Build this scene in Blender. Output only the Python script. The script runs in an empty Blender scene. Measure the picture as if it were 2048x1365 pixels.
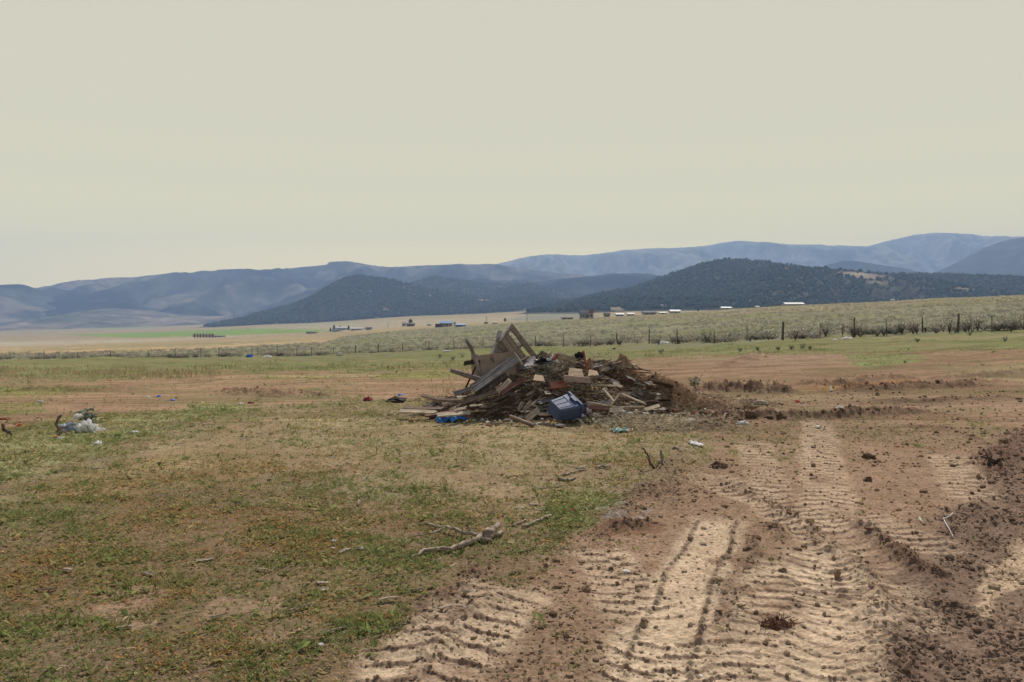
import bpy, bmesh, math, random
import numpy as np
from mathutils import Vector, Matrix, noise as mnoise

S = bpy.context.scene
COL = S.collection
random.seed(7)
rng = np.random.default_rng(7)
F = 1700.0; HX = 1024.0; HY = 650.0; EYE = 1.65      # lens in pixels of the 2048-wide photo, eye height

# ------------------------------------------------------------------ noise
def _hash(xi, yi, seed):
    h = (xi.astype(np.int64) * 374761393 + yi.astype(np.int64) * 668265263 + seed * 974634777) & 0xffffffff
    h = ((h ^ (h >> 13)) * 1274126177) & 0xffffffff
    h = (h ^ (h >> 16)) & 0xffffffff
    return h.astype(np.float64) / 4294967295.0
def vnoise(x, y, seed=0):
    xi = np.floor(x); yi = np.floor(y); fx = x - xi; fy = y - yi
    fx = fx * fx * fx * (fx * (fx * 6 - 15) + 10); fy = fy * fy * fy * (fy * (fy * 6 - 15) + 10)
    a = _hash(xi, yi, seed); b = _hash(xi + 1, yi, seed); c = _hash(xi, yi + 1, seed); d = _hash(xi + 1, yi + 1, seed)
    return (a + (b - a) * fx) * (1 - fy) + (c + (d - c) * fx) * fy
def fbm(x, y, o=4, seed=0, gain=.5):
    s = 0; a = 1; t = 0
    for i in range(o):
        s = s + a * vnoise(x * 2 ** i + 17.3 * i, y * 2 ** i - 9.1 * i, seed + i); t += a; a *= gain
    return s / t
def sstep(a, b, x):
    t = np.clip((x - a) / (b - a), 0, 1); return t * t * (3 - 2 * t)

# ------------------------------------------------------------------ terrain
TC = np.array([-700, 0, 300, 595, 850, 1127, 1298, 1565, 1709, 1916, 2048, 2700], float)
def PY(d, *pys): return [EYE - (p - HY) * d / F for p in pys]
TR = np.array([1, 15, 32, 65, 115, 250, 420, 1000, 2500, 5000, 9000, 30000], float)
TZ = np.array([
    [0] * 12,
    [0] * 12,
    [-.5, -.45, -.4, -.3, -.2, -.1, -.03, .08, .12, .2, .25, .4],
    [-1.5, -1.4, -1.3, -1.1, -.8, -.5, -.1, .47, .70, 1.0, 1.17, 1.6],
    [-3.3, -3.1, -2.9, -2.6, -1.9, -1.3, -.2, 1.3, 2.0, 2.9, 3.5, 5.0],
    PY(250, 706, 705, 699, 692, 674, 656, 643, 624, 617, 606, 600, 570),
    PY(420, 700, 700, 690, 682, 660, 641, 631, 613, 606, 596, 590, 560),
    PY(1000, 690, 690, 682, 672, 647, 637, 632, 630, 630, 630, 630, 630),
    PY(2500, 668, 668, 660, 646, 631, 618, 610, 605, 600, 600, 600, 600),
    PY(5000, 650, 650, 645, 638, 625, 612, 605, 600, 600, 600, 600, 600),
    PY(9000, 640, 640, 635, 630, 622, 610, 600, 600, 600, 600, 600, 600),
    [160] * 12], float)
LR = np.log(TR)
A40 = math.radians(40)
def dep(x, y):
    r = np.hypot(x, y); th = np.arctan2(x, y)
    return r * np.cos(np.minimum(np.abs(th), A40)), np.tan(np.clip(th, -A40, A40))
def base_z(x, y):
    d, u = dep(x, y); p = HX + F * u
    l = np.log(np.clip(d, 1.001, 29000))
    i = np.clip(np.searchsorted(LR, l) - 1, 0, len(LR) - 2); t = (l - LR[i]) / (LR[i + 1] - LR[i])
    j = np.clip(np.searchsorted(TC, p) - 1, 0, len(TC) - 2); w = np.clip((p - TC[j]) / (TC[j + 1] - TC[j]), 0, 1)
    # interpolate linearly in depth between rows
    t = np.where(d > 1, (np.exp(l) - TR[i]) / (TR[i + 1] - TR[i]), 0)
    w = w * w * (3 - 2 * w) * .5 + w * .5
    z0 = TZ[i, j] * (1 - w) + TZ[i, j + 1] * w; z1 = TZ[i + 1, j] * (1 - w) + TZ[i + 1, j + 1] * w
    return z0 * (1 - t) + z1 * t
def plane_pt(px, py):                      # near flat ground under a pixel
    y = EYE * F / (py - HY); return np.array([(px - HX) / F * y, y])
def sdpoly(qx, qy, poly):                  # >0 inside
    P = np.array(poly, float); n = len(P)
    ins = np.zeros(qx.shape, bool); md = np.full(qx.shape, 1e9)
    for k in range(n):
        a = P[k]; b = P[(k + 1) % n]; e = b - a
        if a[1] != b[1]:
            c = ((a[1] > qy) != (b[1] > qy)) & (qx < (b[0] - a[0]) * (qy - a[1]) / (b[1] - a[1]) + a[0]); ins ^= c
        t = np.clip(((qx - a[0]) * e[0] + (qy - a[1]) * e[1]) / (e @ e), 0, 1)
        md = np.minimum(md, np.hypot(qx - a[0] - t * e[0], qy - a[1] - t * e[1]))
    return np.where(ins, md, -md)
def polyline(x, y, P):                     # arclength s, signed distance d
    P = np.array(P, float); best = np.full(x.shape, 1e9); bs = np.zeros(x.shape); sd = np.zeros(x.shape); acc = 0
    for k in range(len(P) - 1):
        a, b = P[k], P[k + 1]; e = b - a; L = math.hypot(*e)
        t0 = ((x - a[0]) * e[0] + (y - a[1]) * e[1]) / (L * L); t = np.clip(t0, 0, 1)
        dx = x - a[0] - t * e[0]; dy = y - a[1] - t * e[1]; d = np.hypot(dx, dy)
        m = d < best; best = np.where(m, d, best); bs = np.where(m, acc + t * L, bs)
        sd = np.where(m, np.sign(dx * e[1] - dy * e[0]) * d, sd); acc += L
    return bs, sd, acc
# tracks: centre line in photo pixels near->far, width m, lug pitch, lug height, curve, pale, style
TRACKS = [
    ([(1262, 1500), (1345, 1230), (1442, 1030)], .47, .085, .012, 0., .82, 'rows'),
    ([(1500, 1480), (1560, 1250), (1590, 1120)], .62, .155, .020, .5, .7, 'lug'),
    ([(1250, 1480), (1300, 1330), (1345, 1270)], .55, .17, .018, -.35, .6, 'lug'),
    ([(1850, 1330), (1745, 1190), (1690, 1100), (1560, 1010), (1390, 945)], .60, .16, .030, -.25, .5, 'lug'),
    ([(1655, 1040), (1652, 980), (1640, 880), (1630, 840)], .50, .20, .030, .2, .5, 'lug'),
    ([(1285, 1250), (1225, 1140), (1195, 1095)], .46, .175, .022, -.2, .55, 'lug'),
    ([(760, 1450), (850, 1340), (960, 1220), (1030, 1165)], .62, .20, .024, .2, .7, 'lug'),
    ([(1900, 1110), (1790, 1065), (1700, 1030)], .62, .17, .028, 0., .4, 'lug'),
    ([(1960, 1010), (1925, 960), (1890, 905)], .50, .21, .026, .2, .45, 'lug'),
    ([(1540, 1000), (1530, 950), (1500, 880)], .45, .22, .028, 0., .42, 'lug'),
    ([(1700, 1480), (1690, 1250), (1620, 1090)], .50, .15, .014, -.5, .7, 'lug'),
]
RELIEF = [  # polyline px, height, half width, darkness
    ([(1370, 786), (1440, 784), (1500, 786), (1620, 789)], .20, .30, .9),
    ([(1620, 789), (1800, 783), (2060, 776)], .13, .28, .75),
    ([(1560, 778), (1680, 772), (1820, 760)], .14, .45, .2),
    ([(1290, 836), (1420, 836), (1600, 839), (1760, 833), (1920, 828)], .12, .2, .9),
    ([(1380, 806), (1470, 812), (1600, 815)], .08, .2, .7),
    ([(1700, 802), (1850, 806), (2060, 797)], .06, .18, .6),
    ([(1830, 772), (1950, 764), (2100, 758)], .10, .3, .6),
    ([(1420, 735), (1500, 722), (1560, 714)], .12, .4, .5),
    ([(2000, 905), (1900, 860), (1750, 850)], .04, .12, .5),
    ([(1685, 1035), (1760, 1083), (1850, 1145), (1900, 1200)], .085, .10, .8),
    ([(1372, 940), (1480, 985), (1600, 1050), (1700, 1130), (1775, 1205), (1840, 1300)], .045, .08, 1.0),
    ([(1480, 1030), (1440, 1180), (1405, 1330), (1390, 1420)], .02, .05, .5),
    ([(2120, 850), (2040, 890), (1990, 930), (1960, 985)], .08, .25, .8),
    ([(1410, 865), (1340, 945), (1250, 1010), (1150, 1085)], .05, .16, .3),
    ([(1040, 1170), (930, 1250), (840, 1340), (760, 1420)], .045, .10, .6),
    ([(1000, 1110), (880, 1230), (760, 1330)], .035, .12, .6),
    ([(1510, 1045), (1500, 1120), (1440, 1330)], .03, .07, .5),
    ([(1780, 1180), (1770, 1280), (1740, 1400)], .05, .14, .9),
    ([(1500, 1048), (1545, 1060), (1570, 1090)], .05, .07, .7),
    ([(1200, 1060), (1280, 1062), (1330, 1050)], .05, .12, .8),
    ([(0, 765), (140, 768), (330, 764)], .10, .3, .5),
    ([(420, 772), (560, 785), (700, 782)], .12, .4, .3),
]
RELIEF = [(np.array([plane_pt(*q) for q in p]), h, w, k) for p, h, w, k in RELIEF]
TRACKS = [(np.array([plane_pt(*q) for q in p]),) + tuple(r) for p, *r in TRACKS]
MOUND = [(.85, 15.9, 1.15, .85, 1.0), (-.1, 15.7, .9, .7, .42), (1.95, 16.5, 1.0, .7, .95), (2.75, 16.5, .9, .6, .68), (3.4, 16.3, 1.3, .7, .26), (1.7, 14.9, .7, .45, .16), (2.0, 14.1, .5, .3, .18), (3.0, 13.6, .6, .3, .12)]
C = lambda *c: np.array(c)
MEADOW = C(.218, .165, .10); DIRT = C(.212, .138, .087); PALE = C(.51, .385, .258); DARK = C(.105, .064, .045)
ZONES = [  # polygon (px), albedo, softness px, jitter px, opacity, noise frequency 1/m, grass density
    # far valley
    ([(-900, 712), (-900, 560), (3000, 560), (3000, 640), (1130, 641), (900, 655), (700, 672), (640, 690), (400, 706), (0, 716)], C(.28, .22, .125), 3, 2, 1, .01, 0),
    ([(-900, 640), (480, 634), (420, 645), (-900, 656)], C(.25, .20, .16), 3, 3, .9, .004, 0),
    ([(-900, 690), (0, 684), (330, 678), (560, 668), (330, 683), (0, 694), (-900, 698)], C(.37, .31, .22), 4, 3, .7, .004, 0),
    ([(130, 670), (330, 664), (560, 655), (720, 643), (740, 652), (640, 664), (430, 672), (260, 676)], C(.165, .235, .06), 2, 2, .95, .004, 0),
    ([(160, 655), (340, 648), (330, 654), (200, 660)], C(.18, .23, .11), 2, 2, .8, .004, 0),
    ([(-900, 706), (0, 700), (430, 692), (690, 677), (640, 690), (400, 706), (0, 716), (-900, 720)], C(.42, .285, .165), 4, 3, .85, .01, 0),
    ([(500, 656), (800, 640), (1100, 628), (1160, 634), (900, 650), (700, 662)], C(.31, .255, .17), 4, 2, .9, .004, 0),
    ([(1010, 642), (1060, 630), (1150, 624), (1200, 634), (1110, 643)], C(.19, .19, .14), 3, 2, .8, .01, 0),
    # sage field behind the fence
    ([(-900, 720), (0, 712), (400, 703), (640, 687), (700, 671), (900, 653), (1130, 640), (1350, 629), (1600, 611), (2048, 588), (3000, 540), (3000, 660), (2048, 664), (1709, 674), (1565, 681), (1298, 692), (858, 708), (595, 716), (0, 724), (-900, 730)], C(.195, .180, .115), 3, 3, 1, .05, 0),
    ([(1130, 642), (1600, 612), (2048, 589), (3000, 545), (3000, 585), (2048, 606), (1600, 626), (1300, 640)], C(.27, .20, .12), 6, 5, .7, .03, 0),
    # strip in front of the fence
    ([(-900, 726), (0, 722), (595, 714), (858, 706), (1127, 697), (1298, 690), (1565, 680), (1709, 673), (2048, 662), (3000, 640), (3000, 690), (2048, 700), (1700, 706), (1300, 712), (1200, 720), (900, 742), (500, 752), (0, 752), (-900, 756)], C(.15, .155, .068), 3, 4, 1, .15, .7),
    ([(1700, 676), (2048, 668), (3000, 650), (3000, 664), (2048, 674), (1800, 682)], C(.22, .185, .11), 3, 3, .7, .15, .1),
    # right hand dirt
    ([(1180, 722), (1420, 710), (1700, 706), (2048, 701), (3200, 690), (3200, 2600), (300, 2600), (560, 1560), (720, 1365), (820, 1300), (900, 1230), (1000, 1165), (1130, 1105), (1190, 1065), (1290, 1000), (1340, 950), (1410, 905), (1400, 850), (1330, 800), (1200, 760)], DIRT, 9, 16, 1, .9, .03),
    ([(1690, 706), (1830, 708), (1860, 716), (1800, 732), (1730, 738), (1690, 728)], C(.18, .20, .085), 4, 5, .85, .3, .5),
    ([(1880, 730), (2200, 722), (2200, 770), (1900, 762)], C(.21, .17, .095), 6, 6, .6, .4, .2),
    ([(1400, 712), (1660, 708), (1720, 720), (1600, 735), (1400, 725)], C(.225, .152, .105), 4, 6, .7, .3, 0),
    ([(1590, 780), (1700, 770), (1830, 760), (1840, 768), (1700, 784)], C(.23, .125, .055), 3, 3, .9, .8, 0),
    ([(1360, 790), (1640, 790), (1900, 800), (2200, 796), (2200, 825), (1400, 835)], C(.22, .15, .10), 6, 8, .6, .6, .05),
    ([(1420, 850), (1700, 845), (2000, 850), (2000, 930), (1800, 900), (1600, 930), (1440, 930)], C(.215, .155, .098), 14, 18, .65, 1.2, .30),
    # left hand dirt
    ([(-900, 757), (0, 756), (400, 752), (700, 752), (905, 744), (1000, 760), (960, 800), (850, 805), (620, 800), (500, 803), (420, 814), (300, 832), (80, 836), (0, 850), (-900, 860)], C(.245, .155, .098), 6, 22, .9, .35, .05),
    ([(-900, 778), (0, 774), (200, 770), (215, 780), (100, 790), (0, 794), (-900, 800)], C(.17, .17, .06), 4, 5, .85, .6, .6),
    ([(0, 806), (90, 800), (95, 826), (30, 832), (-400, 836), (-400, 812)], C(.17, .17, .06), 4, 5, .7, .6, .6),
    ([(520, 752), (650, 748), (660, 756), (540, 760)], C(.18, .19, .06), 3, 3, .8, .6, .5),
    ([(740, 748), (880, 742), (930, 748), (860, 756), (760, 756)], C(.18, .19, .065), 3, 3, .8, .6, .5),
    ([(430, 752), (560, 750), (760, 744), (760, 750), (600, 754)], C(.36, .24, .15), 2, 2, .7, .6, 0),
    # meadow
    ([(-900, 860), (0, 850), (90, 838), (300, 834), (400, 816), (480, 820), (330, 860), (200, 905), (0, 960), (-900, 1000)], C(.20, .195, .09), 10, 14, .8, .7, .9),
    ([(300, 870), (700, 840), (1100, 850), (1250, 880), (1100, 960), (700, 930), (500, 940), (300, 920)], C(.265, .205, .118), 20, 20, .8, .7, .35),
    ([(560, 1010), (780, 1150), (820, 1260), (640, 1260), (600, 1120)], C(.245, .165, .075), 30, 30, .6, 1.5, .6),
    ([(150, 920), (520, 900), (560, 960), (240, 1010), (60, 1000)], C(.25, .175, .085), 20, 20, .6, 1.2, .5),
    ([(1080, 1000), (1180, 960), (1240, 1010), (1180, 1080), (1100, 1080)], C(.14, .16, .06), 14, 18, .75, 1.5, 1.0),
    ([(800, 940), (1000, 960), (1060, 1010), (960, 1060), (870, 1000)], C(.235, .165, .10), 14, 20, .7, 1.2, .2),
    ([(-900, 1010), (0, 985), (400, 975), (800, 1000), (1010, 1060), (1100, 1100), (900, 1235), (720, 1365), (500, 1700), (-900, 1700)], C(.145, .098, .056), 30, 30, .75, 1.4, .9),
    ([(130, 1200), (340, 1180), (300, 1225), (160, 1240)], C(.28, .185, .12), 9, 22, .8, 3, .03),
    ([(380, 1190), (560, 1180), (545, 1235), (390, 1240)], C(.25, .165, .105), 9, 24, .8, 3, .03),
    ([(40, 1260), (240, 1270), (460, 1300), (440, 1365), (120, 1365)], C(.17, .115, .08), 16, 26, .75, 3, .25),
    ([(760, 1060), (930, 1130), (860, 1220), (700, 1330), (560, 1365), (700, 1400), (1000, 1170), (1130, 1100), (1000, 1060)], C(.16, .105, .068), 20, 24, .6, 3, .2),
    ([(1400, 905), (2100, 905), (2300, 2600), (300, 2600), (560, 1560), (820, 1300), (1130, 1105), (1290, 1000)], C(.245, .163, .108), 25, 20, .7, .8, .02),
    # dark churned soil on the right
    ([(2300, 840), (2030, 868), (1985, 915), (1930, 1000), (1880, 1110), (1800, 1150), (1775, 1230), (1760, 1365), (1740, 1600), (3200, 1600), (3200, 840)], C(.18, .122, .086), 26, 36, .95, 1.6, 0),
    ([(1940, 1240), (1965, 1160), (2000, 1110), (2080, 1090), (2080, 1150), (2010, 1190), (1985, 1260)], C(.40, .29, .19), 9, 14, .9, 2, 0),
    ([(1190, 1045), (1330, 1030), (1340, 1070), (1200, 1075)], C(.15, .085, .05), 10, 12, .7, 3, 0),
    # ash
    ([(1205, 1022), (1245, 1010), (1250, 1030), (1215, 1040)], C(.27, .25, .24), 5, 9, .5, 9, .1),
    ([(1255, 1042), (1295, 1026), (1290, 1044), (1262, 1052)], C(.34, .31, .29), 5, 9, .5, 9, 0),
]
def terrain(x, y, full=True):
    zb = base_z(x, y); d, u = dep(x, y)
    n1 = fbm(x * .35, y * .35, 4, 3) - .5
    far = np.clip((d - 15) / 60, 0, 1)
    z = zb + n1 * (.06 + .5 * far * np.clip(1 - d / 3000, 0, 1)) + (fbm(x * .03, y * .03, 3, 5) - .5) * 1.2 * far * np.clip(1 - d / 1500, 0, 1)
    hm = np.zeros_like(x)
    for cx, cy, rx, ry, h in MOUND:
        hm = np.maximum(hm, h * np.exp(-(((x - cx) / rx) ** 2 + ((y - cy) / ry) ** 2) ** 1.15))
    lump = fbm(x * 3.2, y * 3.2, 4, 11)
    z = z + hm * (.72 + .56 * lump)
    qx = HX + F * u + 0 * x; qy = HY + F * (EYE - zb) / d
    col = np.empty(x.shape + (3,)); dens = np.full(x.shape, .62)
    nn = fbm(x * .9, y * .9, 4, 21); n2 = fbm(x * 4, y * 4, 3, 31)
    col[:] = MEADOW; clod = np.zeros_like(x)
    wn = {}
    for poly, c, soft, jit, op, fr, gd in (ZONES if full else ()):
        P = np.array(poly); m = (qx > P[:, 0].min() - 60) & (qx < P[:, 0].max() + 60) & (qy > P[:, 1].min() - 40) & (qy < P[:, 1].max() + 40)
        if not m.any(): continue
        a = fbm(x[m] * fr, y[m] * fr, 4, 41 + int(P[0, 0]) % 7) - .5
        # jitter is vertical-scaled so that a boundary wanders on the ground, not only across the view
        s = sdpoly(qx[m], qy[m], poly) + a * 2 * jit * (1 + 1.2 * (qy[m] > 720)) * np.clip((qy[m] - 600) / 250, .25, 1.2)
        w = sstep(-soft, soft, s) * op
        col[m] = col[m] * (1 - w[:, None]) + c * w[:, None]; dens[m] = dens[m] * (1 - w) + gd * w
        if c is DIRT: clod[m] = np.maximum(clod[m], w * .12)
        if abs(c[0] - .18) < 1e-6 and abs(c[1] - .122) < 1e-6: clod[m] = np.maximum(clod[m], w * (.25 + .75 * sstep(.38, .62, fbm(x[m] * 2.5, y[m] * 2.5, 3, 47))))
    # behind the camera: plain meadow
    # broad patchiness
    near = d < 75
    patch = sstep(.54, .68, fbm(x * .75, y * .75, 4, 61)) * near * (dens > .2)
    col = col * (1 - (.4 * patch)[:, None]) + C(.20, .135, .082) * (.4 * patch)[:, None]; dens = dens * (1 - .6 * patch)
    # mound soil
    mm = sstep(.05, .30, hm)[:, None]
    col = col * (1 - mm) + (C(.19, .115, .066) * (.6 + .8 * lump)[:, None]) * mm; dens = dens * (1 - mm[:, 0])
    clod = np.maximum(clod, mm[:, 0] * .6)
    micro = np.zeros_like(x); R = d < 45
    for P, h, w, k in RELIEF:
        m = R & (x > P[:, 0].min() - 3 * w) & (x < P[:, 0].max() + 3 * w) & (y > P[:, 1].min() - 3 * w) & (y < P[:, 1].max() + 3 * w)
        if not m.any(): continue
        s, dd, L = polyline(x[m], y[m], P)
        dd = dd + (fbm(x[m] * 2.2, y[m] * 2.2, 3, 71) - .5) * w * 2.2
        en = sstep(0, .25, s / L) * sstep(0, .25, 1 - s / L) * .999 + .001
        g = np.exp(-(dd / w) ** 2) * en
        micro[m] += h * g * (.15 + 1.5 * fbm(x[m] * 9, y[m] * 9, 4, 73, .65)) * np.where(d[m] > 13, 1.25, 1)
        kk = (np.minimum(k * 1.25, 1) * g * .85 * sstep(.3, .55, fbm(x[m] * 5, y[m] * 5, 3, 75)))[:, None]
        col[m] = col[m] * (1 - kk) + DARK * 1.35 * kk; clod[m] = np.maximum(clod[m], g * k); dens[m] *= 1 - g  # dark clods, and painted shade for the steep faces turned from the sun
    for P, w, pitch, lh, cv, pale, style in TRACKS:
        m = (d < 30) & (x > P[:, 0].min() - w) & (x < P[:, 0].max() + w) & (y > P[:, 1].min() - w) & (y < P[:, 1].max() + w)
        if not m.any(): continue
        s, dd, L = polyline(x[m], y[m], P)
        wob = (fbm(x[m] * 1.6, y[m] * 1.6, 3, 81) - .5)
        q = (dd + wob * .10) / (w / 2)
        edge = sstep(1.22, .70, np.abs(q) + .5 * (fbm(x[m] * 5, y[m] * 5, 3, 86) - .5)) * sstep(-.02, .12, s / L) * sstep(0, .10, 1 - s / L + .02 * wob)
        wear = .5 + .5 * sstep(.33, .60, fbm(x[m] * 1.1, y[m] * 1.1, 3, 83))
        if style == 'lug':
            rag = (vnoise(x[m] * 7, y[m] * 7, 84) - .5) * .12 + (vnoise(x[m] * 24, y[m] * 24, 82) - .5) * .07
            ph = (s + cv * pitch * 1.6 * q * q + .09 * wob) / pitch + rag
            ph = ph + np.where(q > .05, .5, 0) * (1 if cv else .35)
            f = ph - np.floor(ph)
            brk = .35 + .65 * sstep(.24, .44, fbm(x[m] * 3.5, y[m] * 3.5, 3, 88) + .10 * sstep(.9, .3, np.abs(q)))
            hs = .44 * lh * sstep(0, .07, f) * (1 - sstep(.08, .55, f)) * wear * brk * sstep(1.05, .8, np.abs(q)) * (.8 + .4 * vnoise(x[m] * 16, y[m] * 16, 85))
            micro[m] += edge * (-.010 + hs)
            dk = edge * sstep(.90, .99, np.where(f < .5, f + 1, f)) * (1 - sstep(1.05, 1.20, np.where(f < .5, f + 1, f))) * np.sqrt(wear) * brk * .72  # loose dark soil plus shade of the viewer-facing step painted into the colour
        else:
            f = (s / pitch) - np.floor(s / pitch)
            row = np.exp(-((np.abs(q) - .66) / .09) ** 2)
            micro[m] += edge * (-.016 + row * .026 * sstep(.1, .35, f) * (1 - sstep(.4, .9, f)) * (.4 + 1.2 * vnoise(x[m] * 12, y[m] * 12, 86)))
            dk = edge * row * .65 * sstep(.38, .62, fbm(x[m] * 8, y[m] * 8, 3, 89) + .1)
        pk = edge * pale * (.45 + .55 * wear) * sstep(.26, .56, fbm(x[m] * 2.7, y[m] * 2.7, 4, 87) + .14)
        col[m] = col[m] * (1 - pk[:, None]) + PALE * pk[:, None]
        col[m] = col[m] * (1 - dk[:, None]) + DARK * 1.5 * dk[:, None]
        clod[m] = np.maximum(clod[m] * (1 - .8 * edge * pale), dk * .6); dens[m] *= 1 - edge
    # crumb relief
    cr = fbm(x * 13, y * 13, 3, 91, .65); cr2 = fbm(x * 34, y * 34, 2, 95)
    rough = .006 + .035 * np.clip(clod, 0, 1) + .012 * dens
    micro += ((cr - .5) * rough + np.clip(cr2 - .5, 0, 1) * rough * 1.8) * (d < 40)
    micro += (vnoise(x * 85, y * 85, 99) - .5) * .004 * (1 + 1.2 * np.clip(clod, 0, 1)) * (d < 14) + (vnoise(x * 45, y * 45, 98) - .5) * .004 * (d < 30)
    z = z + micro
    # value variation
    v = (.80 + .40 * nn) * (.86 + .28 * n2) * np.where(d < 25, .82 + .36 * cr, 1)
    vf = .80 + .4 * fbm(x * .06, y * .06, 4, 97)
    v = np.where(d < 60, v, v * vf)
    col = col * v[:, None]
    # patches of red dry weed and of green, in colour of the growth itself
    if full:
        g1 = sstep(.50, .62, fbm(x * .8, y * .8, 3, 101)) * dens * (d < 110)
        col = col * (1 - .35 * g1[:, None]) + C(.15, .15, .065) * .3 * g1[:, None]
        g2 = sstep(.52, .66, fbm(x * .7 + 40, y * .7, 3, 105)) * dens * (d < 16)
        col = col * (1 - .40 * g2[:, None]) + C(.26, .15, .075) * .32 * g2[:, None]
    st = (d > 13) & (d < 62)
    sk = fbm(x * .22 + y * .05, y * 2.3, 4, 121, .6); sk2 = fbm(x * .5, y * 4.5, 3, 125, .6)
    col = np.where(st[:, None], col * ((.62 + .76 * sk) * (.75 + .5 * sk2))[:, None], col)
    st2 = (d > 16) & (d < 112) & (qy > 664)
    sk3 = sstep(.50, .64, fbm(x * .16, y * .9, 4, 127, .6)) * st2 * .45 * (1 - np.clip(clod * 3, 0, 1))
    col = col * (1 - sk3[:, None]) + C(.145, .135, .062) * sk3[:, None]
    sk4 = sstep(.54, .66, fbm(x * .13 + 9, y * .55, 4, 129, .6)) * (st2 & (d > 40)) * .5
    col = col * (1 - sk4[:, None]) + C(.22, .18, .10) * sk4[:, None]
    # sage-field mottling
    sg = (d > 64) & (d < 450) & (qy < 724)
    mot = sstep(.45, .62, fbm(x * .22, y * .22, 4, 111)); mot2 = sstep(.52, .66, fbm(x * .05, y * .05, 3, 113))
    k = (.55 * mot * sg)[:, None]; col = col * (1 - k) + C(.165, .162, .10) * k
    k = (.45 * mot2 * sg)[:, None]; col = col * (1 - k) + C(.165, .175, .062) * k
    return z, np.clip(col, .01, .8), dens, clod
def gz(x, y):
    return float(terrain(np.array([float(x)]), np.array([float(y)]), False)[0][0])
def at(px, py, dmin=3.0, dmax=3000):       # ground point that the photo shows at this pixel
    d = np.exp(np.linspace(math.log(dmin), math.log(dmax), 700))
    x = (px - HX) / F * d; z = terrain(x, d, False)[0]; ray = EYE - (py - HY) * d / F
    k = np.nonzero(z >= ray)[0]; i = int(k[0]) if len(k) else len(d) - 1
    return Vector((x[i], d[i], z[i]))
def pp(px, py, d): return Vector(((px - HX) / F * d, d, EYE - (py - HY) * d / F))

# ------------------------------------------------------------------ mesh helpers
def link(name, me, parent=None):
    o = bpy.data.objects.new(name, me); COL.objects.link(o)
    if parent: o.parent = parent
    return o
def tag(o, label=None, cat=None, group=None, kind=None):
    if label: o['label'] = label
    if cat: o['category'] = cat
    if group: o['group'] = group
    if kind: o['kind'] = kind
    return o
def empty(name, loc, label=None, cat=None, group=None):
    o = bpy.data.objects.new(name, None); COL.objects.link(o); o.location = loc; o.empty_display_size = .1
    return tag(o, label, cat, group)
def npmesh(name, V, Fc, mat, col=None, smooth=False):
    V = np.ascontiguousarray(V, np.float32); Fc = np.ascontiguousarray(Fc, np.int32); n, k = Fc.shape
    me = bpy.data.meshes.new(name); me.vertices.add(len(V)); me.vertices.foreach_set('co', V.ravel())
    me.loops.add(n * k); me.loops.foreach_set('vertex_index', Fc.ravel())
    me.polygons.add(n); me.polygons.foreach_set('loop_start', np.arange(0, n * k, k, dtype=np.int32))
    me.polygons.foreach_set('use_smooth', np.full(n, smooth))
    me.update(calc_edges=True)
    if col is not None:
        a = me.color_attributes.new('Col', 'FLOAT_COLOR', 'POINT')
        rg = np.ones((len(V), 4), np.float32); rg[:, :3] = col; a.data.foreach_set('color', rg.ravel())
    me.materials.append(mat); return me
class MB:
    def __init__(s): s.v = []; s.f = []
    def add(s, v, f):
        o = len(s.v); s.v += [tuple(q) for q in v]; s.f += [tuple(i + o for i in q) for q in f]
    def box(s, c, size, rot=None, jit=0):
        M = rot or Matrix.Identity(3); c = Vector(c); v = []
        for i in range(8):
            q = Vector(((i & 1) - .5, ((i >> 1) & 1) - .5, ((i >> 2) & 1) - .5))
            v.append(c + M @ Vector((q.x * size[0] + random.uniform(-jit, jit), q.y * size[1] + random.uniform(-jit, jit), q.z * size[2] + random.uniform(-jit, jit))))
        s.add(v, [(0, 2, 3, 1), (4, 5, 7, 6), (0, 1, 5, 4), (2, 6, 7, 3), (0, 4, 6, 2), (1, 3, 7, 5)])
    def tube(s, pts, rad, n=7, rough=.0):
        pts = [Vector(p) for p in pts]; v = []; f = []
        if not isinstance(rad, (list, tuple)): rad = [rad] * len(pts)
        for i, p in enumerate(pts):
            t = (pts[min(i + 1, len(pts) - 1)] - pts[max(i - 1, 0)]).normalized()
            a = t.orthogonal().normalized() if i == 0 else (a - t * a.dot(t)).normalized()
            b = t.cross(a)
            for k in range(n):
                an = 2 * math.pi * k / n; r = rad[i] * (1 + random.uniform(-rough, rough))
                v.append(p + a * math.cos(an) * r + b * math.sin(an) * r)
        for i in range(len(pts) - 1):
            for k in range(n):
                f.append((i * n + k, i * n + (k + 1) % n, (i + 1) * n + (k + 1) % n, (i + 1) * n + k))
        f.append(tuple(range(n))[::-1]); f.append(tuple(range((len(pts) - 1) * n, len(pts) * n)))
        s.add(v, f)
    def mesh(s, name, mat, smooth=False):
        me = bpy.data.meshes.new(name); me.from_pydata(s.v, [], s.f); me.update()
        if smooth:
            for p in me.polygons: p.use_smooth = True
        me.materials.append(mat); return me
    def build(s, name, mat, parent=None, smooth=False): return link(name, s.mesh(name, mat, smooth), parent)

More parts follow.
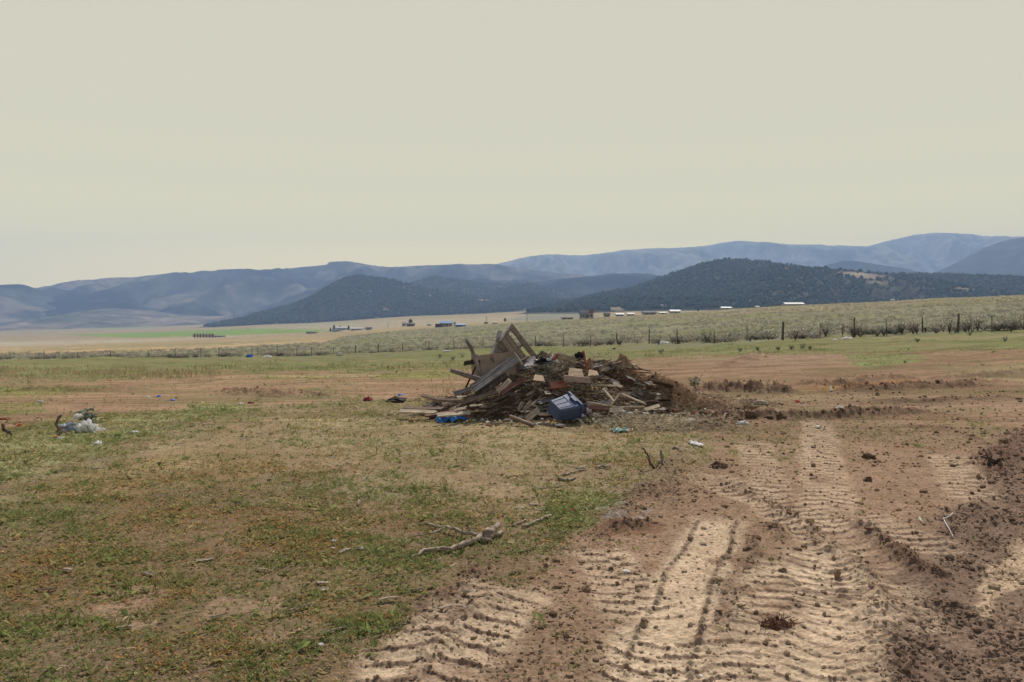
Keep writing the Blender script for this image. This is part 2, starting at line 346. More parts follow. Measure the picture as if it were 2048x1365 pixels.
# ------------------------------------------------------------------ materials
def newmat(name):
    m = bpy.data.materials.new(name); m.use_nodes = True; nt = m.node_tree; b = nt.nodes['Principled BSDF']
    b.inputs['Roughness'].default_value = .9; b.inputs['Specular IOR Level'].default_value = .2
    return m, nt, b
def nd(nt, t, **k):
    n = nt.nodes.new(t)
    for a, v in k.items(): setattr(n, a, v)
    return n
def mixmul(nt, a, b, fac=1.0):
    n = nd(nt, 'ShaderNodeMix', data_type='RGBA', blend_type='MULTIPLY'); n.inputs[0].default_value = fac
    nt.links.new(a, n.inputs[6]); nt.links.new(b, n.inputs[7]); return n.outputs[2]
def nramp(nt, src, lo, hi, p0=.3, p1=.7):
    r = nd(nt, 'ShaderNodeValToRGB'); r.color_ramp.elements[0].position = p0; r.color_ramp.elements[1].position = p1
    r.color_ramp.elements[0].color = (*lo, 1) if isinstance(lo, (tuple, list)) else (lo, lo, lo, 1)
    r.color_ramp.elements[1].color = (*hi, 1) if isinstance(hi, (tuple, list)) else (hi, hi, hi, 1)
    nt.links.new(src, r.inputs[0]); return r.outputs[0]
def nnoise(nt, scale, detail=4, coord='Object', vec=None, rough=.6):
    tc = nd(nt, 'ShaderNodeTexCoord'); n = nd(nt, 'ShaderNodeTexNoise'); n.inputs['Scale'].default_value = scale
    n.inputs['Detail'].default_value = detail; n.inputs['Roughness'].default_value = rough
    if vec:
        mp = nd(nt, 'ShaderNodeMapping'); mp.inputs['Scale'].default_value = vec
        nt.links.new(tc.outputs[coord], mp.inputs[0]); nt.links.new(mp.outputs[0], n.inputs['Vector'])
    else: nt.links.new(tc.outputs[coord], n.inputs['Vector'])
    return n.outputs[0]
def bump(nt, b, src, strength, dist):
    n = nd(nt, 'ShaderNodeBump'); n.inputs['Strength'].default_value = strength; n.inputs['Distance'].default_value = dist
    nt.links.new(src, n.inputs['Height']); nt.links.new(n.outputs[0], b.inputs['Normal'])
def attr_mat(name, nscale, lo=.7, hi=1.3, bd=0, bs=0, transl=0):
    m, nt, b = newmat(name); a = nd(nt, 'ShaderNodeAttribute', attribute_name='Col'); b.inputs['Specular IOR Level'].default_value = 0; b.inputs['Roughness'].default_value = 1
    c = a.outputs['Color']
    if nscale: c = mixmul(nt, c, nramp(nt, nnoise(nt, nscale, 5), lo, hi))
    nt.links.new(c, b.inputs['Base Color'])
    if bd: bump(nt, b, nnoise(nt, bs, 6, rough=.7), 1.0, bd)
    if transl:
        t = nd(nt, 'ShaderNodeBsdfTranslucent'); nt.links.new(c, t.inputs[0]); mx = nd(nt, 'ShaderNodeMixShader'); mx.inputs[0].default_value = transl
        nt.links.new(b.outputs[0], mx.inputs[1]); nt.links.new(t.outputs[0], mx.inputs[2]); nt.links.new(mx.outputs[0], nt.nodes['Material Output'].inputs[0])
    return m
def wood(name, lo, hi, rnd=.35, scale=(1.5, 26, 26)):
    m, nt, b = newmat(name); n = nnoise(nt, 1.6, 6, vec=scale, rough=.65)
    c = nramp(nt, n, lo, hi, .36, .66)
    st = nramp(nt, nnoise(nt, 5, 4), .62, 1.15); c = mixmul(nt, c, st)
    oi = nd(nt, 'ShaderNodeObjectInfo'); r = nramp(nt, oi.outputs['Random'], 1 - rnd, 1 + rnd * .5, 0, 1); c = mixmul(nt, c, r)
    nt.links.new(c, b.inputs['Base Color']); bump(nt, b, n, .6, .006); return m
def plain(name, c, rough=.6, var=.2, scale=6, spec=.3, bd=.0, transl=0):
    m, nt, b = newmat(name); rgb = nd(nt, 'ShaderNodeRGB'); rgb.outputs[0].default_value = (*c, 1)
    n = nnoise(nt, scale, 5); cc = mixmul(nt, rgb.outputs[0], nramp(nt, n, 1 - var, 1 + var)); nt.links.new(cc, b.inputs['Base Color'])
    b.inputs['Roughness'].default_value = rough; b.inputs['Specular IOR Level'].default_value = spec
    if bd: bump(nt, b, n, .7, bd)
    if transl:
        t = nd(nt, 'ShaderNodeBsdfTranslucent'); nt.links.new(cc, t.inputs[0]); mx = nd(nt, 'ShaderNodeMixShader'); mx.inputs[0].default_value = transl
        nt.links.new(b.outputs[0], mx.inputs[1]); nt.links.new(t.outputs[0], mx.inputs[2]); nt.links.new(mx.outputs[0], nt.nodes['Material Output'].inputs[0])
    return m
M_ground = attr_mat('soil_and_turf', 38, .60, 1.50, .009, 80)
M_hill = attr_mat('hillside', .012, .45, 1.55)
M_leaf = attr_mat('low_leaves', 0, transl=.42)
M_blob = attr_mat('far_foliage', .15, .7, 1.3)
M_clod = attr_mat('soil_clods', 40, .7, 1.3, .006, 60)
M_straw = attr_mat('dry_stalks', 0, transl=.2)
W_grey = wood('weathered_grey_wood', (.12, .105, .098), (.38, .345, .325))
W_brown = wood('brown_wood', (.10, .068, .048), (.29, .205, .145))
W_pale = wood('pale_fresh_wood', (.30, .23, .155), (.62, .50, .36), .25)
W_red = wood('red_stained_wood', (.11, .05, .034), (.27, .14, .095), .25)
W_dark = wood('dark_rotten_wood', (.03, .022, .018), (.11, .08, .062))
W_bleach = wood('bleached_driftwood', (.17, .12, .085), (.46, .37, .28), .2)
W_post = wood('old_fence_post', (.06, .05, .044), (.17, .145, .125), .4)
W_pallet = wood('pallet_wood', (.16, .12, .092), (.38, .30, .235))
M_bin = plain('blue_plastic', (.075, .098, .175), .6, .15, 14, .2)
M_binrim = plain('blue_plastic_rim', (.062, .085, .155), .6, .15, 14, .2)
M_tarp = plain('blue_tarp', (.035, .20, .52), .5, .35, 9, .3, .004, .2)
M_white = plain('white_plastic', (.82, .81, .79), .5, .10, 9, .3, .004, .5)
M_clear = plain('pale_blue_plastic', (.50, .58, .66), .4, .25, 9, .4, .004, .3)
M_black = plain('black_plastic', (.014, .014, .018), .45, .3, 9, .4, .004)
M_teal = plain('teal_plastic', (.42, .58, .54), .5, .3, 12, .3, .004, .3)
M_red = plain('red_cloth', (.24, .035, .045), .9, .55, 14, .1, .006)
M_orange = plain('orange_plastic', (.62, .14, .035), .6, .25, 20, .3)
M_blue = plain('blue_scrap', (.05, .14, .55), .55, .3, 14, .3)
M_tan = plain('tan_board', (.27, .195, .125), .9, .4, 8, .1, .003)
M_panel = plain('weathered_chipboard', (.29, .22, .165), .95, .30, 5, .1, .004)
M_block = plain('pinkish_block', (.34, .25, .215), .95, .18, 12, .1, .004)
M_rust = plain('rusty_sheet', (.23, .085, .04), .85, .4, 9, .2, .003)
M_stone = plain('buff_stone', (.36, .29, .22), .95, .3, 9, .1, .01)
M_plaster = plain('white_plaster', (.66, .62, .57), .9, .25, 14, .1, .004)
M_sod = plain('dark_sod', (.125, .082, .056), .95, .4, 14, .05, .006)
M_wire = plain('fence_wire', (.16, .14, .13), .6, .2, 3)
M_wall = plain('white_wall', (.38, .365, .34), .8, .08, .3)
M_wallg = plain('grey_wall', (.32, .32, .34), .8, .1, .3)
M_wallb = plain('buff_wall', (.42, .34, .26), .8, .1, .3)
M_roofd = plain('dark_roof', (.07, .07, .085), .8, .2, .5)
M_roofb = plain('blue_roof', (.07, .18, .32), .6, .15, .5)
M_roofr = plain('brown_roof', (.17, .11, .085), .8, .2, .5)
M_roofw = plain('white_roof', (.32, .315, .31), .6, .08, .5)
M_glass = plain('dark_window', (.02, .025, .03), .15, .1, 1, .5)
M_bark = plain('bark', (.085, .062, .048), .95, .3, 5, .1)

# ------------------------------------------------------------------ ground sheet
def build_ground():
    th = np.concatenate([np.linspace(-math.pi, -.64, 46)[:-1], np.arange(-.64, .64, .0014), np.linspace(.64, math.pi, 46)[:-1]])
    def geo(a, b, k): return np.exp(np.arange(math.log(a), math.log(b), k))
    r = np.concatenate([geo(.4, 3.3, .12), geo(3.3, 9, .0020), geo(9, 24, .0030), geo(24, 130, .006), geo(130, 9150, .013)])
    T, R = np.meshgrid(th, r); x = (R * np.sin(T)).ravel(); y = (R * np.cos(T)).ravel()
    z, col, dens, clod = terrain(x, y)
    nr, nt = R.shape
    i = np.arange(nr - 1)[:, None] * nt; j = np.arange(nt)[None, :]; j2 = (j + 1) % nt
    Fc = np.stack([i + j, i + j2, i + nt + j2, i + nt + j], -1).reshape(-1, 4)
    V = np.stack([x, y, z], 1)
    # close the middle with a small fan of quads collapsed to one vertex ring
    V = np.vstack([V, [[0, 0, 0]]]); c = len(V) - 1; col = np.vstack([col, [MEADOW]])
    j = np.arange(0, nt, 1); jj = (j + 1) % nt
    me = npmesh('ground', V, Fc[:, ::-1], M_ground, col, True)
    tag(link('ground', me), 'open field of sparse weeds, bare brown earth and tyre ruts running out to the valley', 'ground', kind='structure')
build_ground()

# ------------------------------------------------------------------ hills
def hill(name, label, D, sil, front, back, base, cols, nx=260, ny=90, spur=.25, sfreq=1.0, seed=1, wig=1.5, power=1.25, clear=()):
    P = np.array(sil, float); pxs = np.linspace(P[0, 0], P[-1, 0], nx)
    py = np.interp(pxs, P[:, 0], P[:, 1])
    k = np.hanning(9); k /= k.sum(); pyp = np.pad(py, 4, 'edge'); py = np.convolve(pyp, k, 'valid')
    py = py + (fbm(pxs * .05, pxs * 0 + seed, 5, seed, .7) - .5) * wig * 2.6
    X = (pxs - HX) / F * D; Zr = EYE + (HY - py) * D / F
    t = np.concatenate([np.linspace(-1, 0, int(ny * .7)), np.linspace(0, 1, ny - int(ny * .7) + 1)[1:]])
    T, XX = np.meshgrid(t, X, indexing='ij'); ZR = np.broadcast_to(Zr, T.shape)
    # spurs: warp the slope with ridged noise that dies out on the crest
    s = sfreq / front
    YY = D + np.where(T < 0, T * front, T * back)
    sp = 1 - np.abs(2 * fbm(XX * s * 2.4 + 3 * seed, YY * s * 1.2, 6, seed + 5, .54) - 1) * 2.2
    a = np.abs(T)
    prof = np.where(T < 0, (1 - a) ** power, (1 - a))
    amp = np.where(T < 0, np.sin(np.pi * np.clip(a, 0, 1) ** .8), 0)
    base = base_z(XX.ravel(), YY.ravel()).reshape(XX.shape) - 3
    ZR = np.maximum(ZR, base)
    Z = base + (ZR - base) * np.clip(prof + spur * 1.3 * amp * (sp - .45), 0, 1)
    Z = np.minimum(Z, EYE + (ZR - EYE) * YY / D * np.where(T < 0, .995, 1) + 0) if True else Z
    # keep x running along the line of sight so the crest is where the mountain is
    n = sstep(.32, .68, fbm(XX * s * 6, YY * s * 4, 6, seed + 9, .62))
    col = cols[0] * (1 - n[..., None]) + cols[1] * n[..., None]  # mottled ground tone that also stands in for shading in the gullies
    pt = sstep(.56, .68, fbm(XX * s * 4 + 9, YY * s * 3, 4, seed + 13))[..., None] * .6
    if len(cols) > 2: col = col * (1 - pt) + cols[2] * pt
    qx = HX + F * XX / YY; qy = HY + F * (EYE - Z) / YY; cm = np.zeros_like(Z)
    for cx, cy, rx, ry in clear:      # open tan clearings on the slope
        e = ((qx - cx) / rx) ** 2 + ((qy - cy - (qx - cx) * .06) / ry) ** 2 + (n - .5) * 1.4
        cm = np.maximum(cm, sstep(1.3, .6, e))
    col = col * (1 - cm[..., None]) + C(.23, .18, .125) * cm[..., None]
    a_, b_ = T.shape
    i = np.arange(a_ - 1)[:, None] * b_; j = np.arange(b_ - 1)[None, :]
    Fc = np.stack([i + j, i + j + 1, i + b_ + j + 1, i + b_ + j], -1).reshape(-1, 4)
    V = np.stack([XX, YY, Z], -1).reshape(-1, 3)
    o = link(name, npmesh(name, V, Fc, M_hill, col.reshape(-1, 3), True))
    tag(o, label, 'hill' if D < 5500 else 'mountain', kind='structure')
    return XX, YY, Z, np.where(cm > .8, 0, Z - base)
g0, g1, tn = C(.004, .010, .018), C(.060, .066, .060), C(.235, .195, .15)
hill('mountain_range', 'long far blue mountain ridge filling the left half of the skyline', 5600, [(-500, 640), (0, 640), (60, 622), (104, 602), (122, 590), (150, 578), (200, 565), (250, 555), (300, 556), (340, 552), (400, 545), (440, 543), (480, 537), (540, 542), (600, 535), (650, 530), (690, 521), (720, 527), (760, 534), (800, 534), (850, 531), (900, 529), (950, 529), (980, 528), (1100, 545), (1250, 560)], 1900, 1100, 20, (g0, g1, tn), 420, 130, .34, 1.3, 2)
hill('mountain_shoulder', 'low blue shoulder of mountain at the far left edge', 4400, [(-900, 560), (-300, 562), (0, 572), (40, 567), (80, 580), (118, 602), (180, 618), (330, 640)], 1400, 900, 20, (g0, g1, tn), 200, 80, .3, 1.2, 3)
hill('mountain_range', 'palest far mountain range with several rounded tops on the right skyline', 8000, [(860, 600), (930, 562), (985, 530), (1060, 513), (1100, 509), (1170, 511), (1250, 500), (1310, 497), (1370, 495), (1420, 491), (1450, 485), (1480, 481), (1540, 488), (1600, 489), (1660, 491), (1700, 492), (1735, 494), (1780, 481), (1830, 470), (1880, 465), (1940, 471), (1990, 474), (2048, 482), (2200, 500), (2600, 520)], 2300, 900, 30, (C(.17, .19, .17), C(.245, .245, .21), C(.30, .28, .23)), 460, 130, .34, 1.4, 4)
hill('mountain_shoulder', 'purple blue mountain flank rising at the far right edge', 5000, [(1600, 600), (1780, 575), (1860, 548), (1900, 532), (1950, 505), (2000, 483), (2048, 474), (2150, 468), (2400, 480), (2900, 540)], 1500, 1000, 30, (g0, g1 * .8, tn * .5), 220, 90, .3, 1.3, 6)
hill('hill_ridge', 'smooth blue hill ridge behind the low saddle right of centre', 4300, [(860, 612), (940, 590), (1000, 578), (1080, 563), (1150, 555), (1220, 548), (1280, 547), (1340, 555), (1420, 572), (1520, 600)], 1500, 900, 30, (g0 * 1.2, g1 * .8), 220, 70, .25, 1.2, 7)
hill('hill_ridge', 'small blue knoll below the tallest right hand mountain', 5000, [(1560, 580), (1640, 535), (1690, 521), (1740, 528), (1830, 544), (1900, 553), (2000, 570)], 1300, 900, 30, (g0 * 1.2, g1 * .8), 160, 60, .25, 1.2, 8)
hill('foothill', 'tan rolling foothill at the foot of the left range', 4100, [(-900, 600), (-300, 612), (0, 618), (60, 626), (120, 642), (200, 650)], 1200, 800, -10, (C(.27, .205, .14), C(.19, .15, .105)), 120, 50, .2, 1.2, 9)
hill('foothill', 'low tan foothill with dark brush below the left range', 3900, [(120, 650), (160, 628), (220, 616), (300, 622), (370, 632), (450, 633), (560, 645)], 900, 700, -10, (C(.22, .175, .13), C(.09, .09, .07)), 140, 50, .2, 1.2, 10)
HILLS = {}
HILLS['back'] = hill('wooded_hill', 'dark rounded wooded hill just behind the cone shaped hill', 3600, [(640, 640), (740, 596), (820, 567), (850, 557), (870, 553), (910, 558), (960, 567), (1010, 570), (1060, 566), (1130, 585), (1240, 612)], 900, 700, 20, (C(.038, .045, .032), C(.082, .078, .054)), 220, 90, .22, 1.0, 12, .8)
HILLS['cone'] = hill('wooded_hill', 'broad cone shaped dark wooded hill left of the pallet', 2800, [(470, 648), (530, 630), (570, 615), (610, 601), (650, 580), (680, 562), (705, 554), (740, 554), (780, 560), (830, 572), (900, 586), (960, 597), (1020, 607), (1090, 617), (1180, 630)], 520, 700, 10, (C(.038, .045, .032), C(.082, .078, .054)), 300, 110, .22, 1.0, 13, .8, clear=[(728, 583, 22, 3), (972, 603, 22, 3), (770, 597, 8, 3), (830, 590, 8, 2), (870, 596, 7, 2), (905, 603, 9, 2), (780, 622, 14, 3), (710, 596, 6, 3), (760, 628, 26, 2.5), (660, 618, 5, 2)] + [(690 + 300 * ((k * .618) % 1), 573 + 58 * ((k * .377 + .1) % 1), 2 + 5 * ((k * .271) % 1), .8 + 1.2 * ((k * .53) % 1)) for k in range(60)])
HILLS['low'] = hill('wooded_hill', 'low dark wooded rise in the gap between the two main hills', 2600, [(930, 625), (980, 606), (1020, 599), (1060, 596), (1110, 600), (1180, 612), (1260, 625)], 500, 500, 20, (C(.038, .045, .032), C(.082, .078, .054)), 140, 60, .15, 1.0, 14, .8)
HILLS['right'] = hill('wooded_hill', 'long dark wooded hill spanning the right side behind the sage slope', 2200, [(980, 640), (1060, 622), (1140, 604), (1200, 588), (1260, 578), (1310, 561), (1360, 543), (1400, 530), (1440, 521), (1480, 519), (1540, 525), (1600, 534), (1650, 541), (1700, 545), (1760, 548), (1800, 549), (1850, 550), (1920, 554), (2048, 556), (2300, 550), (2800, 560)], 900, 600, 20, (C(.038, .045, .032), C(.082, .078, .054)), 420, 120, .22, 1.1, 15, .8, clear=[(1725, 552, 66, 5), (1590, 573, 45, 3), (1570, 535, 10, 2), (1945, 580, 60, 4), (1760, 566, 30, 3), (1430, 575, 5, 2), (1230, 618, 14, 4), (1330, 612, 18, 2)])

ICO_V = None
def ico():
    global ICO_V, ICO_F
    if ICO_V is None:
        bm = bmesh.new(); bmesh.ops.create_icosphere(bm, subdivisions=1, radius=1)
        ICO_V = np.array([v.co[:] for v in bm.verts]); ICO_F = np.array([[v.index for v in f.verts] for f in bm.faces]); bm.free()
    return ICO_V, ICO_F
def blobs(P, Sz, jit, cols, rs):
    v, f = ico(); n = len(P)
    a = rs.uniform(0, 6.28, n); ca, sa = np.cos(a), np.sin(a)
    V = v[None] * (1 + rs.uniform(-jit, jit, (n, len(v), 1)))
    V = V * Sz[:, None, :]
    V = np.stack([V[..., 0] * ca[:, None] - V[..., 1] * sa[:, None], V[..., 0] * sa[:, None] + V[..., 1] * ca[:, None], V[..., 2]], -1) + P[:, None]
    Fc = f[None] + (np.arange(n) * len(v))[:, None, None]
    return V.reshape(-1, 3), Fc.reshape(-1, 3), np.repeat(cols, len(v), 0)
def grow_wood(key, n, size, dens, seed, label):
    XX, YY, Z, nz = HILLS[key]; rs = np.random.default_rng(seed); a, b = Z.shape
    i = rs.uniform(0, a * .72 - 1, n); j = rs.uniform(0, b - 1.01, n); i0 = i.astype(int); j0 = j.astype(int); fi = i - i0; fj = j - j0
    def bl(A): return (A[i0, j0] * (1 - fj) + A[i0, j0 + 1] * fj) * (1 - fi) + (A[i0 + 1, j0] * (1 - fj) + A[i0 + 1, j0 + 1] * fj) * fi
    P = np.stack([bl(XX), bl(YY), bl(Z)], 1)
    cl = fbm(P[:, 0] / 90, P[:, 1] / 90, 4, seed)
    cl2 = fbm(P[:, 0] / 260 + 5, P[:, 1] / 420, 3, seed + 3)
    keep = ((cl > dens) & (cl2 > .27) | (rs.random(n) < .2)) & (bl(nz) > 5)
    P = P[keep]; cl = cl[keep]; m = len(P); s = size * rs.uniform(.55, 1.35, m)
    Sz = np.stack([s * .62, s * .62, s * rs.uniform(.45, .8, m)], 1); P[:, 2] += Sz[:, 2] * .6
    c = C(.046, .066, .058) * rs.uniform(.6, 1.4, (m, 1)); br = rs.random(m) < .16; c[br] = C(.10, .10, .065) * rs.uniform(.7, 1.2, (br.sum(), 1))
    V, Fc, cc = blobs(P, Sz, .28, c, rs)
    tag(link('woodland', npmesh('woodland', V, Fc, M_blob, cc)), label, 'woodland', kind='stuff')
grow_wood('cone', 25500, 6, 0.33, 3, 'scrubby dark woodland covering the cone shaped hill')
grow_wood('back', 13500, 6, 0.31, 4, 'dark woodland on the rounded hill behind the cone shaped hill')
grow_wood('low', 6000, 6, 0.31, 5, 'dark woodland on the low rise between the two main hills')
grow_wood('right', 39000, 5.2, 0.29, 6, 'dark woodland covering the long hill on the right')

# ------------------------------------------------------------------ leaves scattered as stuff
def kites(B, dirv, L, W, up):             # one folded leaf per row: base, side, tip, side
    side = np.cross(dirv, up); side /= np.linalg.norm(side, axis=1, keepdims=True) + 1e-9
    mid = B + dirv * (L * .5)[:, None]
    droop = np.zeros_like(B); droop[:, 2] = -.12 * L
    V = np.stack([B, mid + side * W[:, None], B + dirv * L[:, None] + droop, mid - side * W[:, None]], 1)
    n = len(B); return V.reshape(-1, 3), np.arange(4 * n).reshape(n, 4)
def rand_dirs(rs, n, e0, e1):
    a = rs.uniform(0, 2 * math.pi, n); e = rs.uniform(e0, e1, n)
    return np.stack([np.cos(a) * np.cos(e), np.sin(a) * np.cos(e), np.sin(e)], 1)
def near_plants():
    rs = np.random.default_rng(21); N = 460000
    r = np.exp(rs.uniform(math.log(3.2), math.log(48), N)); th = rs.uniform(-.66, .66, N)
    x = r * np.sin(th); y = r * np.cos(th); z, col, dens, clod = terrain(x, y)
    cl = sstep(.36, .62, fbm(x * 2.6, y * 2.6, 4, 131)); cl = .30 + .70 * cl
    keep = rs.random(N) < dens * cl * np.where(r > 18, .55, 1)
    x, y, z, r, dens = x[keep], y[keep], z[keep], r[keep], dens[keep]; n = len(x)
    red = sstep(.48, .64, fbm(x * .7 + 40, y * .7, 3, 105)); gr = sstep(.46, .62, fbm(x * .8, y * .8, 3, 101))
    q = rs.random(n)
    kind = np.where(q < .29 + .36 * gr - .15 * red, 0, np.where(q < .66 + .12 * gr, 1, np.where(q < .66 + (.08 + .22 * red) * sstep(17, 8, r) + .04 + .1 * gr, 2, 3)))
    base = np.array([[.195, .225, .078], [.30, .255, .11], [.40, .225, .085], [.48, .375, .22]])
    for name, ks, label, cat in (('weeds', (0, 1), 'low green and olive weeds sprinkled over the field', 'weeds'), ('dry_weeds', (2, 3), 'low rusty and straw coloured dry weeds among the green ones', 'dry weeds')):
        m = np.isin(kind, ks); k = int(m.sum()); per = 4
        X = np.repeat(np.stack([x[m], y[m], z[m]], 1), per, 0); rr = np.repeat(r[m], per); kk = np.repeat(kind[m], per)
        big = np.repeat(rs.uniform(.5, 1.3, k) * np.where(rs.random(k) < .035, 2.3, 1), per)
        big = np.where(kk == 2, np.minimum(big, 1.0), big)
        sz = (.0150 + .0009 * rr) * big; bl = (kk == 3) | ((kk == 0) & (np.repeat(rs.random(k), per) < .3)); lay = kk == 3
        sz = sz * rs.uniform(.6, 1.3, k * per)
        X[:, :2] += rs.normal(0, 1, (k * per, 2)) * (sz * .55)[:, None]
        d = rand_dirs(rs, k * per, .05, .85); up = rand_dirs(rs, k * per, .75, 1.5); d[lay, 2] *= .25; d[bl & ~lay, 2] += .6; d /= np.linalg.norm(d, axis=1, keepdims=True)
        V, Fc = kites(X, d, sz * np.where(bl, 2.4, 1.45), sz * np.where(bl, .11, .26), up)
        c = base[kk] * np.repeat(rs.uniform(.65, 1.35, (k, 1)), per, 0) * rs.uniform(.8, 1.2, (k * per, 1))
        tag(link(name, npmesh(name, V, Fc, M_leaf, np.repeat(c, 4, 0))), label, cat, kind='stuff')
near_plants()
def tall_grass():
    rs = np.random.default_rng(5); pts = []
    for px0, px1, py0, py1, n, h, c in ((-60, 420, 738, 762, 900, .32, (.40, .31, .18)), (880, 1010, 745, 790, 220, .22, (.40, .30, .17)), (380, 1000, 722, 745, 500, .22, (.17, .18, .08)), (1050, 1400, 700, 716, 350, .22, (.18, .19, .08)), (1420, 1650, 690, 712, 200, .2, (.15, .17, .08))):
        for i in range(n // 10):
            p = at(rs.uniform(px0, px1), rs.uniform(py0, py1), 19, 140); pts += [(p.x + rs.normal(0, .25), p.y + rs.normal(0, .4), p.z, h * rs.uniform(.5, 1.3), c) for _ in range(16)]
    B = np.array([p[:3] for p in pts]); h = np.array([p[3] for p in pts]); c = np.array([p[4] for p in pts]) * rs.uniform(.7, 1.25, (len(pts), 1))
    V, Fc = kites(B, rand_dirs(rs, len(B), 1.0, 1.5), h, h * .05, rand_dirs(rs, len(B), 0, .5))
    tag(link('tall_grass', npmesh('tall_grass', V, Fc, M_straw, np.repeat(c, 4, 0))), 'thin stands of taller dry grass across the middle of the field', 'grass', kind='stuff')
tall_grass()
def clods():
    rs = np.random.default_rng(33); N = 260000
    r = np.exp(rs.uniform(math.log(3.2), math.log(26), N)); th = rs.uniform(-.66, .66, N)
    x = r * np.sin(th); y = r * np.cos(th); z, col, dens, clod = terrain(x, y)
    keep = rs.random(N) < np.clip(clod, 0, 1) ** 1.2 * .6 + .004 + .03 * (1 - dens) * (x > -1) * sstep(.45, .6, fbm(x * 1.3, y * 1.3, 3, 35)) * 2
    x, y, z, r, col = x[keep], y[keep], z[keep], r[keep], col[keep]; n = len(x)
    s = np.minimum(np.exp(rs.normal(math.log(.0062), .5, n)), .028) * (1 + .07 * (r - 4).clip(0))
    Sz = np.stack([s * rs.uniform(.7, 1.5, n), s * rs.uniform(.7, 1.3, n), s * rs.uniform(.5, 1, n)], 1)
    V, Fc, cc = blobs(np.stack([x, y, z + s * .2], 1), Sz, .30, col * rs.uniform(.7, 1.15, (n, 1)), rs)
    tag(link('soil_clods', npmesh('soil_clods', V, Fc, M_clod, cc)), 'loose dark crumbs and clods of earth along the ruts and churned ground', 'soil clods', kind='stuff')
clods()

# ------------------------------------------------------------------ sagebrush
def sage_mesh(name, seed, n=150, leaf=.10, stems=True, h=.62, w=.55, tone=(.17, .165, .105)):
    rs = np.random.default_rng(seed)
    a = rs.uniform(0, 6.28, n); rr = np.sqrt(rs.random(n)); hh = rs.random(n)
    lob = 1 + .3 * np.sin(a * 3 + seed) + rs.normal(0, .12, n)
    B = np.stack([np.cos(a) * rr * w * lob * (.55 + .6 * hh) , np.sin(a) * rr * w * lob * (.55 + .6 * hh), h * (.12 + .88 * hh * (1 - .45 * rr ** 2))], 1)
    V, Fc = kites(B, rand_dirs(rs, n, .1, 1.2), leaf * rs.uniform(.7, 1.6, n), leaf * rs.uniform(.18, .4, n), rand_dirs(rs, n, .6, 1.5))
    c = (np.array(tone) * 1.6 + C(0, 0, .03)) * rs.uniform(.65, 1.35, (n, 1)); st = rs.random(n) < .15; c[st] = (.20, .155, .11)
    return V, Fc, np.repeat(c, 4, 0)
def stem_mb(seed, h, w, n, r=.012):
    rd = random.Random(seed); mb = MB()
    for i in range(n):
        a = rd.uniform(0, 6.28); l = rd.uniform(.5, 1); p = Vector((0, 0, -.03)); pts = [p]
        tip = Vector((math.cos(a) * w * l, math.sin(a) * w * l, h * rd.uniform(.6, 1)))
        for k in (1, 2, 3):
            t = k / 3; pts.append(Vector((tip.x * t, tip.y * t, tip.z * t ** .8)) + Vector((rd.uniform(-1, 1), rd.uniform(-1, 1), 0)) * .04)
        mb.tube(pts, [r, r * .8, r * .6, r * .3], 4)
    return mb
FENCE_PX = np.array([-200, 0, 221, 595, 858, 1127, 1298, 1565, 1709, 1916, 2048, 2300.])
FENCE_D = np.array([118, 115, 113, 105, 100, 95, 82, 66.5, 67, 67, 66, 66.])
